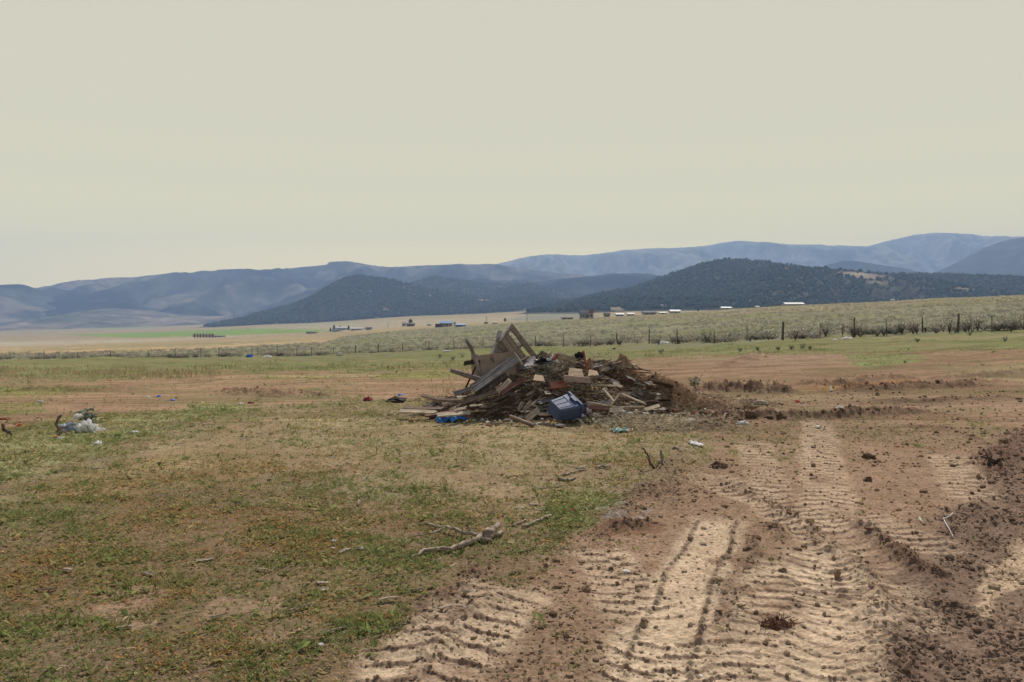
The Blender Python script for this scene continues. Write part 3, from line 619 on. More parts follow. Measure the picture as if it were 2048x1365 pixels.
def sage():
    rs = np.random.default_rng(77)
    vars_ = []
    for k in range(7):
        tone = [(.185, .175, .115), (.20, .185, .125), (.155, .155, .09), (.225, .20, .145), (.13, .135, .075), (.19, .165, .12), (.165, .17, .11)][k]
        V, Fc, c = sage_mesh('foliage', k, 150, .12, h=rs.uniform(.5, .75), w=rs.uniform(.45, .65), tone=tone)
        vars_.append((npmesh('foliage', V, Fc, M_leaf, c), stem_mb(k, .5, .4, 6).mesh('stems', M_bark)))
    # candidate bushes over the whole sage field, nearest kept as individuals
    N = 24000; px = rs.uniform(-150, 2250, N); D0 = np.interp(px, FENCE_PX, FENCE_D)
    d = D0 + 1 + rs.random(N) ** 1.3 * 330
    x = (px - HX) / F * d; z = base_z(x, d)
    py = HY + F * (EYE - z) / d
    edge = np.interp(px, [-150, 0, 400, 640, 700, 900, 1130, 2250], [712, 710, 702, 687, 671, 652, 630, 520])
    dn = fbm(x * .12, d * .12, 3, 141)
    keep = (py > edge) & ((rs.random(N) < .16 + 1.5 * (dn - .28)) | (d < D0 + 6))
    x, d, px = x[keep], d[keep], px[keep]; z = terrain(x, d, False)[0]
    # more of them hug the fence on the left
    o = np.argsort(d / np.interp(px, FENCE_PX, FENCE_D)); x, d, z, px = x[o], d[o], z[o], px[o]
    inpic = (px > -10) & (px < 2058)
    idx = np.nonzero(inpic)[0]; ind = idx[:290]; rest = np.setdiff1d(np.arange(len(x)), ind)
    for q, k in enumerate(ind):
        o = empty('sagebrush', (x[k], d[k], z[k]), 'grey green sagebrush clump growing close behind the wire fence', 'shrub', 'sagebrush clumps along the fence')
        f, s = vars_[q % 7]; link('foliage', f, o); link('stems', s, o)
        sc = rs.uniform(.7, 1.25); o.scale = (sc * rs.uniform(.9, 1.2), sc, sc * rs.uniform(.8, 1.15)); o.rotation_euler.z = rs.uniform(0, 6.28)
    # the rest as one mass, twelve leaf patterns stamped about
    tmpl = [sage_mesh('t', 50 + k, 30, .17, h=.36, w=.48, tone=[(.185, .175, .115), (.20, .19, .12), (.15, .155, .085), (.22, .195, .14)][k % 4]) for k in range(12)]
    Vs, Fs, Cs = [], [], []; off = 0
    for k in range(12):
        sel = rest[k::12]; m = len(sel); v, f, c = tmpl[k]
        sc = rs.uniform(.6, 1.3, m); a = rs.uniform(0, 6.28, m); ca, sa = np.cos(a)[:, None], np.sin(a)[:, None]
        W = v[None] * sc[:, None, None]
        W = np.stack([W[..., 0] * ca - W[..., 1] * sa + x[sel][:, None], W[..., 0] * sa + W[..., 1] * ca + d[sel][:, None], W[..., 2] + z[sel][:, None]], -1)
        Vs.append(W.reshape(-1, 3)); Fs.append((f[None] + (np.arange(m) * len(v))[:, None, None]).reshape(-1, 4) + off); off += m * len(v)
        Cs.append((c[None] * rs.uniform(.75, 1.25, (m, 1, 1))).reshape(-1, 3))
    tag(link('sagebrush', npmesh('sagebrush', np.vstack(Vs), np.vstack(Fs), M_leaf, np.vstack(Cs))), 'grey green sagebrush covering the slope beyond the fence', 'sagebrush', kind='stuff')
sage()

# ------------------------------------------------------------------ wire fence
def fence():
    pxs = [-60, 20, 88, 155, 221, 297, 350, 402, 438, 504, 515, 554, 594, 623, 667, 711, 757, 805, 858, 909, 966, 1018, 1071, 1127, 1181, 1236, 1298, 1355, 1429, 1494, 1565, 1640, 1709, 1773, 1845, 1916, 1984, 2050, 2120]
    p0 = None; root = empty('wire_fence', (0, 90, gz(0, 90)), 'barbed wire fence on thin dark wooden posts crossing the whole field', 'fence')
    tops = []
    for i, px in enumerate(pxs):
        d = float(np.interp(px, FENCE_PX, FENCE_D)); x = (px - HX) / F * d; z = gz(x, d)
        h = random.uniform(1.1, 1.35); r = random.choice((.03, .038, .045, .06)) * (1.2 if px > 1400 else 1)
        if px in (1298, 1355, 1565, 1709, 1916): h += .15; r *= 1.25
        lx, ly = random.uniform(-.06, .06), random.uniform(-.05, .05)
        if px in (909, 1236): lx = -.15
        mb = MB(); mb.tube([(0, 0, -.3), (lx * .3, ly * .3, h * .3), (lx * .7 + random.uniform(-.02, .02), ly * .7, h * .7), (lx, ly, h)], [r * 1.1, r, r * .95, r * .85], 7, .12)
        o = mb.build('post', W_post, root); o.location = (x, d - 90, z - root.location.z)
        tops.append(Vector((x, d - 90, z - root.location.z)))
    for hz in (.35, .68, 1.0):
        mb = MB()
        for a, b in zip(tops, tops[1:]):
            m = (a + b) / 2 + Vector((0, 0, hz - .03)); mb.tube([a + Vector((0, .07, hz)), m + Vector((0, .07, 0)), b + Vector((0, .07, hz))], .006, 4)
        mb.build('wire', M_wire, root)
fence()

# ------------------------------------------------------------------ dry shrubs by the fence
def dry_shrub(px, py, h, w, n, label, seed, d0=30, group=None, r=.016, leaf=0, tone=(.12, .115, .07)):
    p = at(px, py, d0, 200); o = empty('dry_shrub', p, label, 'shrub', group)
    stem_mb(seed, h, w, n, r).build('stems', M_bark, o)
    if leaf:
        V, Fc, c = sage_mesh('foliage', seed, leaf, .09, h=h * .9, w=w * .8, tone=tone); link('foliage', npmesh('foliage', V, Fc, M_leaf, c), o)
for k, (px, py, h, w, n, lb) in enumerate([
    (1240, 691, .95, .75, 16, 'bare spiky dark shrub leaning both ways at the fence, right of the pallet'),
    (1222, 692, .9, .35, 5, 'slim bare shrub of few slanting stems beside the spiky dark shrub'),
    (1317, 690, .95, .3, 6, 'two stemmed bare shrub beside the white litter at the fence'),
    (1462, 683, .75, .9, 14, 'wide low bare shrub between two fence posts right of centre'),
    (1500, 683, .7, .6, 12, 'rounded bare shrub just right of the wide low one')]):
    dry_shrub(px, py, h, w, n, lb, 200 + k)
for k, px in enumerate([1420, 1448, 1535, 1590, 1655, 1700, 1712, 1752, 1768, 1812, 1838, 1868, 1880, 1912, 1945, 1952, 1975, 2016, 2034, 1680, 1725, 1735, 1790, 1800, 1826, 1850, 1890, 1898, 1930, 1960, 1990, 2005, 2025, 2042, 1510, 1605]):
    py = float(np.interp(px, FENCE_PX[5:], [697, 690, 680, 673, 666, 662, 655]))
    dry_shrub(px + random.uniform(-9, 9), py + random.uniform(-3, 2), random.choice((.45, .6, .8, 1.0, 1.15)), random.uniform(.3, .85), random.choice((8, 14, 20)), 'dark leggy shrub of dry stems along the right stretch of fence', 300 + k, 30, 'dark leggy shrubs along the right fence', leaf=40, tone=(.055, .052, .036))
for k, (px, py, h) in enumerate([(1605, 699, .35), (1583, 700, .25), (1620, 699, .2), (1940, 672, .35), (1480, 704, .22), (1322, 708, .32), (1515, 702, .2), (1835, 685, .25), (2010, 684, .3), (925, 716, .45), (905, 722, .3), (880, 716, .3), (1390, 777, .3), (1035, 716, .3), (1556, 701, .2)]):
    dry_shrub(px, py, h, h * .8, 7, 'small dark green weed bush dotted on the grass before the fence', 400 + k, 12, 'small weed bushes before the fence', .008, 60, (.10, .12, .06))

# ------------------------------------------------------------------ far buildings and trees
def building(px, py, wpx, hpx, label, wall, roof, d=None, depth=.7, pitch=.35, cat='building', windows=2, name='farm_building', dmin=150, flat=False):
    if d: p = Vector(((px - HX) / F * d, d, 0)); p.z = gz(p.x, p.y)
    else: p = at(px, py, dmin, 2400)
    k = p.y / F; w = wpx * k; h = hpx * k; dp = w * depth; wh = h * (.62 if not flat else .9)
    o = empty(name, p, label, cat)
    z0 = -1.2
    a = MB(); a.box((0, dp / 2, (wh + z0) / 2), (w, dp, wh - z0))
    if not flat: a.add([(-w / 2, 0.0, wh), (-w / 2, dp, wh), (-w / 2, dp / 2, h * .97), (w / 2, 0, wh), (w / 2, dp, wh), (w / 2, dp / 2, h * .97)], [(0, 2, 1), (3, 4, 5)])
    a.build('wall', wall, o)
    r = MB(); e = .05 * w
    if flat: r.box((0, dp / 2, wh + h * .04), (w + e, dp + e, h * .1))
    else:
        t = .25
        for s in (0, 1):
            y0 = -e if s == 0 else dp + e; sl = (h - wh) / (dp / 2) * e
            r.add([(-w / 2 - e, y0, wh - sl), (w / 2 + e, y0, wh - sl), (w / 2 + e, dp / 2, h), (-w / 2 - e, dp / 2, h), (-w / 2 - e, y0, wh - sl + t), (w / 2 + e, y0, wh - sl + t), (w / 2 + e, dp / 2, h + t), (-w / 2 - e, dp / 2, h + t)],
                  [(0, 3, 2, 1), (4, 5, 6, 7), (0, 1, 5, 4), (2, 3, 7, 6), (1, 2, 6, 5), (0, 4, 7, 3)])
    r.build('roof', roof, o)
    for i in range(windows):
        m = MB(); m.box((-w / 2 + w * (i + .5) / windows, -.06, wh * .55), (min(w * .5 / windows, 2.2), .12, min(wh * .4, 1.8))); m.build('window', M_glass, o)
    m = MB(); m.box((w * .08, -.05, wh * .36), (min(1.6, w * .12), .1, wh * .72)); m.build('door', M_roofr, o)
    return o
B = building
B(683, 661, 22, 7, 'long white farm building beside dark conifers left of centre', M_wall, M_roofw)
B(672, 664, 16, 4, 'low grey shed in front of the long white farm building', M_wallg, M_roofd, windows=1)
B(713, 661, 24, 5, 'low pale shed right of the white farm building', M_wallb, M_roofw)
B(737, 660, 12, 5, 'small grey roofed shed right of the low pale shed', M_wallg, M_roofd, windows=1)
B(622, 668, 20, 4, 'dark flat shed standing alone in the valley left of the farm', M_wallg, M_roofd, flat=True)
B(808, 653, 8, 7, 'small white house next to a lone round tree', M_wall, M_roofw, windows=1)
B(821, 653, 15, 6, 'dark brown house under a lone round tree', M_roofr, M_roofd)
B(858, 652, 8, 3, 'tiny blue and white shed left of the grey blue house', M_wall, M_roofb, windows=1)
B(892, 654, 24, 11, 'two storey pale house with grey blue roof in the valley', M_wall, M_roofb, windows=4, name='house')
B(877, 655, 13, 7, 'dark open shed against the left of the pale two storey house', M_roofd, M_roofd, flat=True, windows=1)
B(921, 654, 20, 5, 'bright blue roofed shed right of the pale two storey house', M_roofb, M_roofb, windows=1)
B(990, 648, 10, 3, 'tiny pale house among the scattered buildings left of the pallet top', M_wall, M_roofw, windows=1)
B(972, 648, 8, 3, 'tiny buff cabin left of the tiny pale house', M_wallb, M_roofd, windows=1)
B(1172, 639, 24, 17, 'big dark roofed house with many windows right of the pallet', M_wall, M_roofd, d=430, windows=5, name='house')
B(1183, 638, 8, 19, 'narrow pale gabled wing at the right side of the big dark roofed house', M_wallb, M_roofr, d=425, windows=1, name='house')
B(1135, 637, 22, 5, 'long low brown shed left of the big dark roofed house', M_wallg, M_roofr, d=520)
B(1214, 637, 12, 8, 'white house with dark car port just right of the big dark roofed house', M_wall, M_roofd, d=470, windows=2, name='house')
B(1240, 634, 16, 6, 'small white shed second right of the big dark house', M_wall, M_roofw, d=480)
B(1262, 634, 14, 6, 'small buff shed third right of the big dark house', M_wallb, M_roofw, d=480)
B(1300, 631, 26, 7, 'grey roofed row shed on the crest of the sage slope', M_wallg, M_roofd, d=460)
B(1351, 626, 20, 7, 'white metal shed on the crest below the wooded hill', M_wall, M_roofw, d=440, windows=0)
B(1326, 628, 14, 4, 'low white lean-to left of the white metal shed', M_wall, M_roofw, d=440, windows=1)
B(1453, 620, 19, 5, 'pale green roofed shed on the crest right of the white metal shed', M_wallg, M_teal, d=440, windows=0)
B(1515, 616, 8, 4, 'tiny white hut on the crest left of the long white barn', M_wall, M_roofw, d=440, windows=1)
B(1590, 611, 36, 8, 'long white barn highest on the crest of the sage slope', M_wall, M_roofw, d=440, windows=0)
B(1786, 599, 8, 5, 'tiny white trailer on the crest at the right', M_wall, M_roofw, d=440, windows=1)
B(1952, 553, 10, 5, 'tiny white house far off on the wooded hill at the right', M_wall, M_roofw, d=2150, windows=1)
B(436, 675, 20, 3, 'low dark farm shed behind the row of rusty coloured trees', M_wallg, M_roofd)
def tree(px, py, hpx, label, tone, d=None, cone=False, group=None, wf=.35):
    p = Vector(((px - HX) / F * d, d, 0)) if d else at(px, py, 150, 2400)
    if d: p.z = gz(p.x, p.y)
    h = hpx * p.y / F; rs = np.random.default_rng(int(px * 7)); o = empty('conifer_tree' if cone else 'broadleaf_tree', p, label, 'tree', group)
    m = MB(); m.tube([(0, 0, -.5), (0, 0, h * .3), (h * .02, 0, h * .8)], [h * .035, h * .028, h * .01], 6)
    for a in range(5):
        an = a * 1.26; m.tube([(0, 0, h * (.3 + .08 * a)), (math.cos(an) * h * .2, math.sin(an) * h * .2, h * (.45 + .08 * a))], [h * .015, h * .005], 4)
    m.build('trunk', M_bark, o)
    n = 420; t = rs.random(n); a = rs.uniform(0, 6.28, n); rr = np.sqrt(rs.random(n))
    rad = h * wf * ((1 - t) * .9 + .08 if cone else np.sin(np.pi * (t * .85 + .12)) * (1 + .3 * np.sin(3 * a)))
    Bp = np.stack([np.cos(a) * rr * rad, np.sin(a) * rr * rad, h * (.14 + .86 * t)], 1)
    V, Fc = kites(Bp, rand_dirs(rs, n, -.4, 1.2), np.full(n, h * .13), np.full(n, h * .04), rand_dirs(rs, n, 0, 1.5))
    link('crown', npmesh('crown', V, Fc, M_leaf, np.repeat(np.array(tone) * rs.uniform(.6, 1.4, (n, 1)), 4, 0)), o)
dk = (.035, .055, .03); rust = (.20, .085, .055)
tree(661, 664, 8, 'short dark conifer at the left end of the white farm', dk, cone=True)
tree(668, 663, 12, 'tallest dark conifer beside the white farm building', dk, cone=True)
tree(680, 660, 8, 'dark tree peeping over the roof of the white farm building', dk)
tree(697, 662, 10, 'dark conifer at the right end of the white farm building', dk, cone=True)
tree(821, 652, 13, 'lone round dark tree over the dark brown house', (.05, .06, .035))
tree(1010, 648, 8, 'lone dark round tree on the plain left of the pallet top', (.05, .06, .035), d=600)
tree(910, 653, 8, 'small dark tree between the pale house and the blue shed', dk)
tree(1396, 625, 6, 'dark squat tree on the crest right of the white metal shed', dk, d=440)
tree(1545, 615, 8, 'yellowish tree on the crest left of the long white barn', (.22, .18, .07), d=440)
for px in (389, 395, 401, 407, 413, 419, 425):
    tree(px, 677, 9, 'rust coloured tree in the short row standing in the valley fields', rust, group='row of rust coloured valley trees')

def pole(px, py, hpx, d, label):
    x = (px - HX) / F * d; z = gz(x, d); h = hpx * d / F; o = empty('utility_pole', (x, d, z), label, 'utility pole')
    m = MB(); m.tube([(0, 0, -.5), (0, 0, h * .5), (0, 0, h)], [.16, .14, .12], 6); m.build('shaft', W_post, o)
    m = MB(); m.box((0, -.2, h * .93), (1.8, .1, .12)); m.build('crossarm', W_post, o)
pole(973, 645, 14, 560, 'thin utility pole on the plain, left of the pallet top'); pole(1054, 641, 14, 520, 'thin utility pole on the plain, right of the pallet top'); pole(776, 657, 12, 700, 'thin utility pole standing left of the dark brown house')
# ------------------------------------------------------------------ debris heap pieces
def frame_from(a, b, roll):
    x = (b - a).normalized(); up = Vector((0, 0, 1)) if abs(x.z) < .95 else Vector((0, 1, 0))
    y = up.cross(x).normalized(); z = x.cross(y)
    R = Matrix((x, y, z)).transposed(); return (R @ Matrix.Rotation(roll, 3, 'X')).to_4x4()
def plank_mesh(L, w, t, seed, grooves=0, bend=0, taper=0, ragged=.03):
    rd = random.Random(seed); n = 7; V = []; Fc = []
    m = max(1, grooves * 2 + 1)
    prof = []
    for k in range(m + 1):
        yy = -w / 2 + w * k / m; prof.append((yy, t / 2 if not grooves else (t / 2 if k % 2 == 0 or True else t / 2)))
    if grooves:
        prof = []
        bw = w / (grooves + 1)
        for g in range(grooves + 1):
            y0 = -w / 2 + g * bw; prof += [(y0 + bw * .06, t / 2 - (.006 if g % 2 else 0)), (y0 + bw * .90, t / 2 - (.006 if g % 2 else 0))]
            if g < grooves: prof += [(y0 + bw * .93, -t * .1), (y0 + bw * 1.03, -t * .1)]
    ring = prof + [(w / 2, -t / 2), (-w / 2, -t / 2)]; q = len(ring)
    for i in range(n):
        s = i / (n - 1); xx = L * s; sc = 1 - taper * s; bz = bend * L * (4 * s * (1 - s)); tw = rd.uniform(-.004, .004)
        for (yy, zz) in ring:
            ex = rd.uniform(-ragged, ragged) if i in (0, n - 1) else 0
            V.append((xx + ex, yy * sc + tw, zz + bz + rd.uniform(-.0015, .0015)))
    for i in range(n - 1):
        for k in range(q): Fc.append((i * q + k, i * q + (k + 1) % q, (i + 1) * q + (k + 1) % q, (i + 1) * q + k)[::-1])
    Fc.append(tuple(range(q))); Fc.append(tuple(range((n - 1) * q, n * q))[::-1])
    return V, Fc
PK = [0]
def plank(a, b, w, t, mat, label, roll=0., cat='board', name='board', group=None, **k):
    PK[0] += 1; a = Vector(a); b = Vector(b)
    mb = MB(); mb.add(*plank_mesh((b - a).length, w, t, PK[0], **k)); o = mb.build(name, mat)
    o.matrix_world = Matrix.Translation(a) @ frame_from(a, b, roll)
    return tag(o, label, cat, group)
def P3(px, py, d): return pp(px, py, d)
R = math.radians
# pallet
def pallet():
    top = P3(1021, 651, 15.75); d1 = Vector((.48, .30, -.62)).normalized(); d2 = Vector((-.37, -.57, -.56)); d2 = (d2 - d1 * d2.dot(d1)).normalized(); nn = d1.cross(d2).normalized()
    if nn.y > 0: nn = -nn
    rot = Matrix((d1, d2, nn)).transposed()
    o = empty('wooden_pallet', top, 'weathered wooden pallet standing on its corner at the top of the debris heap', 'pallet')
    L1, L2 = .80, .90
    for y in (.0, .235, .37, .51, .66, .82):
        m = MB(); m.add([rot @ (Vector(v) + Vector((-.02, y + .05, .045))) for v in plank_mesh(L1 + .04, random.uniform(.115, .14), .02, 900 + int(y * 100))[0]], plank_mesh(L1, .1, .018, 900)[1]); m.build('deck_board', W_pallet, o)
    for y in (.37, .84):
        m = MB(); v, f = plank_mesh(L1 + .04, .11, .018, 950 + int(y * 100)); m.add([rot @ (Vector(q) + Vector((-.02, y + .05, -.06))) for q in v], f); m.build('bottom_board', W_pallet, o)
    for x in (.02, L1 / 2, L1 - .02):
        m = MB(); m.box(rot @ Vector((x, L2 / 2 + .02, -.0075)), (.04, L2, .085), rot, .002); m.build('stringer', W_grey, o)
pallet()
# chipboard panel
def slab(name, label, cat, corners, th, mat, nsub=8):
    c = [Vector(q) for q in corners]; nrm = (c[1] - c[0]).cross(c[3] - c[0]).normalized(); V = []; Fc = []
    ctr = sum(c, Vector()) / 4
    for s in (0, 1):
        for i in range(nsub + 1):
            for j in range(nsub + 1):
                u, v = i / nsub, j / nsub; q = (c[0] * (1 - u) + c[1] * u) * (1 - v) + (c[3] * (1 - u) + c[2] * u) * v
                q = q + nrm * (th * (s - .5) + .02 * mnoise.noise(q * 3)); 
                if i in (0, nsub) or j in (0, nsub): q += Vector((random.uniform(-.008, .008), 0, random.uniform(-.008, .008)))
                V.append(q - ctr)
    n = nsub + 1; o2 = n * n
    for i in range(nsub):
        for j in range(nsub):
            a = i * n + j; Fc.append((a, a + 1, a + n + 1, a + n)); Fc.append((o2 + a, o2 + a + n, o2 + a + n + 1, o2 + a + 1))
    b = [i * n for i in range(n)] + [nsub * n + j for j in range(1, n)] + [i * n + nsub for i in range(nsub - 1, -1, -1)] + [j for j in range(nsub - 1, 0, -1)]
    for k in range(len(b)):
        a, e = b[k], b[(k + 1) % len(b)]; Fc.append((a, e, o2 + e, o2 + a))
    mb = MB(); mb.add(V, Fc); o = mb.build(name, mat); o.location = ctr; return tag(o, label, cat)
slab('chipboard_panel', 'brown chipboard panel standing on edge below the pallet', 'panel', [P3(959, 758, 14.95), P3(1030, 750, 15.35), P3(1031, 703, 15.45), P3(959, 711, 15.05)], .05, M_panel)
slab('chipboard_panel', 'narrow brown panel edge behind the leaning post, left of the big panel', 'panel', [P3(945, 752, 15.3), P3(960, 752, 15.2), P3(960, 712, 15.3), P3(943, 706, 15.4)], .03, M_panel, 4)
plank(P3(945, 777, 14.55), P3(1038, 715, 15.05), .17, .035, W_grey, 'long grey ribbed board leaning across the front of the brown panel', R(48), grooves=3, ragged=.012)
plank(P3(955, 789, 14.55), P3(1012, 748, 14.95), .14, .03, W_dark, 'dark long board lying just under the grey ribbed board', R(40))
plank(P3(961, 755, 14.95), P3(932, 680, 14.8), .055, .05, W_grey, 'thin upright post leaning left at the left end of the heap', name='leaning_post', cat='post', bend=.05, taper=.3)
plank(P3(968, 762, 14.75), P3(901, 741, 14.5), .10, .03, W_grey, 'tapered grey board jutting left below the leaning post', R(55), taper=.35)
plank(P3(927, 728, 15.2), P3(962, 721, 15.4), .075, .03, W_dark, 'short dark board end sticking out left behind the leaning post', R(70))
plank(P3(985, 708, 15.5), P3(1000, 672, 15.9), .07, .03, W_grey, 'grey slat propped behind the left edge of the pallet', R(30))
plank(P3(910, 787, 14.5), P3(950, 775, 14.6), .075, .028, W_grey, 'grey board end under the low end of the ribbed board', R(50))
plank(P3(843, 791, 14.7), P3(925, 799, 14.5), .06, .025, W_brown, 'long sagging brown board at the left foot of the heap', R(30), bend=-.06)
plank(P3(957, 722, 15.0), P3(925, 790, 14.9), .06, .03, W_dark, 'dark prop crossing under the tapered grey board', R(20))
plank(P3(801, 823, 14.9), P3(870, 825, 14.6), .10, .03, W_pale, 'pale lying plank, lowest at the left tip of the heap', R(25))
plank(P3(806, 816, 15.0), P3(885, 818, 14.8), .09, .025, W_brown, 'brown lying plank just above the pale one at the left tip', R(20))
plank(P3(875, 831, 14.3), P3(940, 826, 14.3), .09, .03, W_pale, 'pale brown plank lying just above the blue tarp scrap', R(30))
plank(P3(850, 832, 14.5), P3(905, 824, 14.7), .08, .025, W_red, 'reddish lying plank left of the blue tarp scrap', R(15))
plank(P3(1029, 705, 14.95), P3(1046, 731, 14.9), .02, .02, W_pale, 'thin pale lath hanging down from the top of the ribbed board', name='lath', cat='lath')
plank(P3(997, 783, 14.35), P3(1019, 762, 14.6), .085, .02, W_pale, 'short pale board on edge in the middle left of the heap', R(60))
plank(P3(1001, 788, 14.35), P3(1049, 757, 14.75), .08, .03, W_red, 'long dull red board slanting up beside the short pale board', R(55))
plank(P3(925, 806, 14.4), P3(1003, 781, 14.55), .07, .025, W_brown, 'long thin brown board slanting along the left slope', R(40))
plank(P3(1020, 833, 13.9), P3(1069, 852, 13.55), .055, .05, W_brown, 'round brown pole lying on the grass before the heap', name='pole', cat='pole')
plank(P3(1053, 839, 13.95), P3(1076, 820, 14.15), .10, .02, W_pale, 'pale broken board end left of the blue tub', R(65))
plank(P3(1075, 829, 14.0), P3(1103, 828, 14.1), .05, .02, W_pale, 'pale splinter pointing at the blue tub', R(50))
plank(P3(1036, 821, 14.2), P3(1046, 804, 14.35), .05, .015, W_bleach, 'first whitish split shingle standing left of the pale broken board', R(70))
plank(P3(1048, 820, 14.2), P3(1062, 803, 14.35), .05, .015, W_bleach, 'second whitish split shingle standing nearer the blue tub', R(70))
plank(P3(1207, 779, 14.5), P3(1228, 804, 14.3), .035, .03, W_pale, 'pale chair leg slanting down right of the blue tub', name='stick', cat='stick')
plank(P3(1240, 787, 14.6), P3(1290, 808, 14.4), .035, .03, W_pale, 'long pale stick sloping right at the right of the heap', name='stick', cat='stick')
plank(P3(1241, 787, 14.6), P3(1222, 812, 14.3), .04, .03, W_brown, 'brown stick meeting the top of the long pale sloping stick', name='stick', cat='stick')
plank(P3(1175, 805, 14.2), P3(1237, 816, 14.2), .04, .03, W_pale, 'pale batten lying right of the blue tub', name='batten', cat='batten')
plank(P3(1178, 815, 14.15), P3(1222, 816, 14.15), .06, .02, W_red, 'orange brown panel strip just under the pale batten', R(60))
plank(P3(1236, 815, 14.15), P3(1290, 814, 14.2), .035, .03, W_pale, 'pale batten lying furthest right along the heap foot', name='batten', cat='batten')
plank(P3(1290, 820, 14.0), P3(1318, 812, 14.2), .06, .025, W_pale, 'short pale board at the right foot of the heap', R(40))
plank(P3(1128, 757, 14.75), P3(1181, 761, 14.65), .085, .10, M_block, 'pinkish beam lying level above the blue tub', name='beam', cat='beam', ragged=.004)
slab('tan_board', 'tan board tilted behind the pinkish beam', 'board', [P3(1136, 753, 14.7), P3(1168, 753, 14.7), P3(1164, 740, 15.0), P3(1138, 737, 15.0)], .02, M_tan, 5)
slab('tan_board', 'curved pale tan board lying below the orange upright', 'board', [P3(1176, 752, 14.7), P3(1198, 753, 14.6), P3(1194, 744, 15.0), P3(1178, 741, 15.1)], .02, M_tan, 5)
slab('pale_sheet', 'pale grey sheet scrap right of the pallet foot', 'sheet', [P3(1048, 733, 15.0), P3(1066, 731, 15.0), P3(1068, 722, 15.3), P3(1052, 723, 15.3)], .015, W_grey, 5)
slab('cardboard', 'crumpled buff card in the brush above the dark rusty sheet', 'card', [P3(1066, 762, 14.5), P3(1090, 764, 14.45), P3(1086, 752, 14.9), P3(1070, 750, 14.9)], .012, M_tan, 6)
plank(P3(1174, 740, 15.3), P3(1167, 703, 15.35), .07, .035, M_rust, 'rust orange upright post on the crest of the heap', R(80), name='upright_post', cat='post', taper=.4)
plank(P3(1171, 743, 15.25), P3(1180, 718, 15.3), .04, .03, M_rust, 'short rust orange stick crossing the orange upright', name='stick', cat='stick')
plank(P3(1183, 742, 15.25), P3(1183, 720, 15.3), .045, .03, W_bleach, 'whitish short stake right of the orange upright', name='stake', cat='stake')
plank(P3(1110, 712, 15.5), P3(1150, 723, 15.3), .10, .035, M_tan, 'tan moulded board on the crest left of the orange upright', R(50), bend=.05)
plank(P3(1105, 722, 15.4), P3(1113, 711, 15.45), .06, .05, M_rust, 'small rusty block at the left end of the tan moulded board', name='block', cat='block')
slab('rusty_sheet', 'rusty red sheet folded into the heap above the blue tub', 'sheet', [P3(1100, 778, 14.35), P3(1138, 774, 14.4), P3(1134, 763, 14.5), P3(1102, 763, 14.5)], .02, plain('dark_rust', (.15, .055, .03), .9, .4, 9, .1, .003), 5)
plank(P3(1048, 722, 15.3), P3(1070, 717, 15.4), .10, .02, W_grey, 'short grey board lying level right of the pallet foot', R(40))
plank(P3(1010, 740, 15.1), P3(1060, 712, 15.35), .05, .03, W_brown, 'brown rail passing behind the top of the ribbed board', R(20))
plank(P3(980, 757, 15.0), P3(1000, 662, 16.0), .08, .03, W_grey, 'grey plank propping the pallet from behind', R(10))

# loose boards
def loose_boards():
    rs = random.Random(11); mats = [(W_grey, 'grey'), (W_brown, 'brown'), (W_pale, 'pale'), (W_dark, 'dark'), (W_red, 'reddish')]
    spots = []
    for i in range(260):
        if i < 145: px, py = rs.uniform(870, 1110), rs.uniform(770, 836); py = max(py, 836 - (px - 840) * .42 if px < 960 else 745)
        elif i < 228: px, py = rs.uniform(1050, 1230), rs.uniform(728, 830)
        else: px, py = rs.uniform(1200, 1330), rs.uniform(775, 835)
        spots.append((px, py))
    for px, py in spots:
        p = at(px, py, 12.5, 20)
        if p.y > 17.5: continue
        k = rs.choices(range(5), (4, 3.5, 3.4, 3, 1.0))[0]; m, nm = mats[k]
        L = rs.uniform(.12, .46) * (1.25 if px < 1000 else 1); yaw = rs.gauss(0, .7) + (math.pi if rs.random() < .5 else 0)
        pit = rs.gauss(.05, .22) + (.28 if math.cos(yaw) > 0 and px < 1010 else -.1)
        dv = Vector((math.cos(yaw) * math.cos(pit), math.sin(yaw) * math.cos(pit) * .8, math.sin(pit))) * L
        a = p - dv * .5; b = p + dv * .5
        a.z = max(a.z, gz(a.x, a.y) - .02) + .03; b.z = max(b.z, gz(b.x, b.y) - .02) + .03
        up = rs.uniform(0, .07); a.z += up; b.z += up
        plank(a, b, rs.uniform(.03, .10), rs.uniform(.012, .03), m, 'small %s scrap of board lying loose in the debris heap' % nm, rs.uniform(-.9, .9), 'board', 'board_scrap', 'loose %s board scraps in the heap' % nm, ragged=.02)
loose_boards()

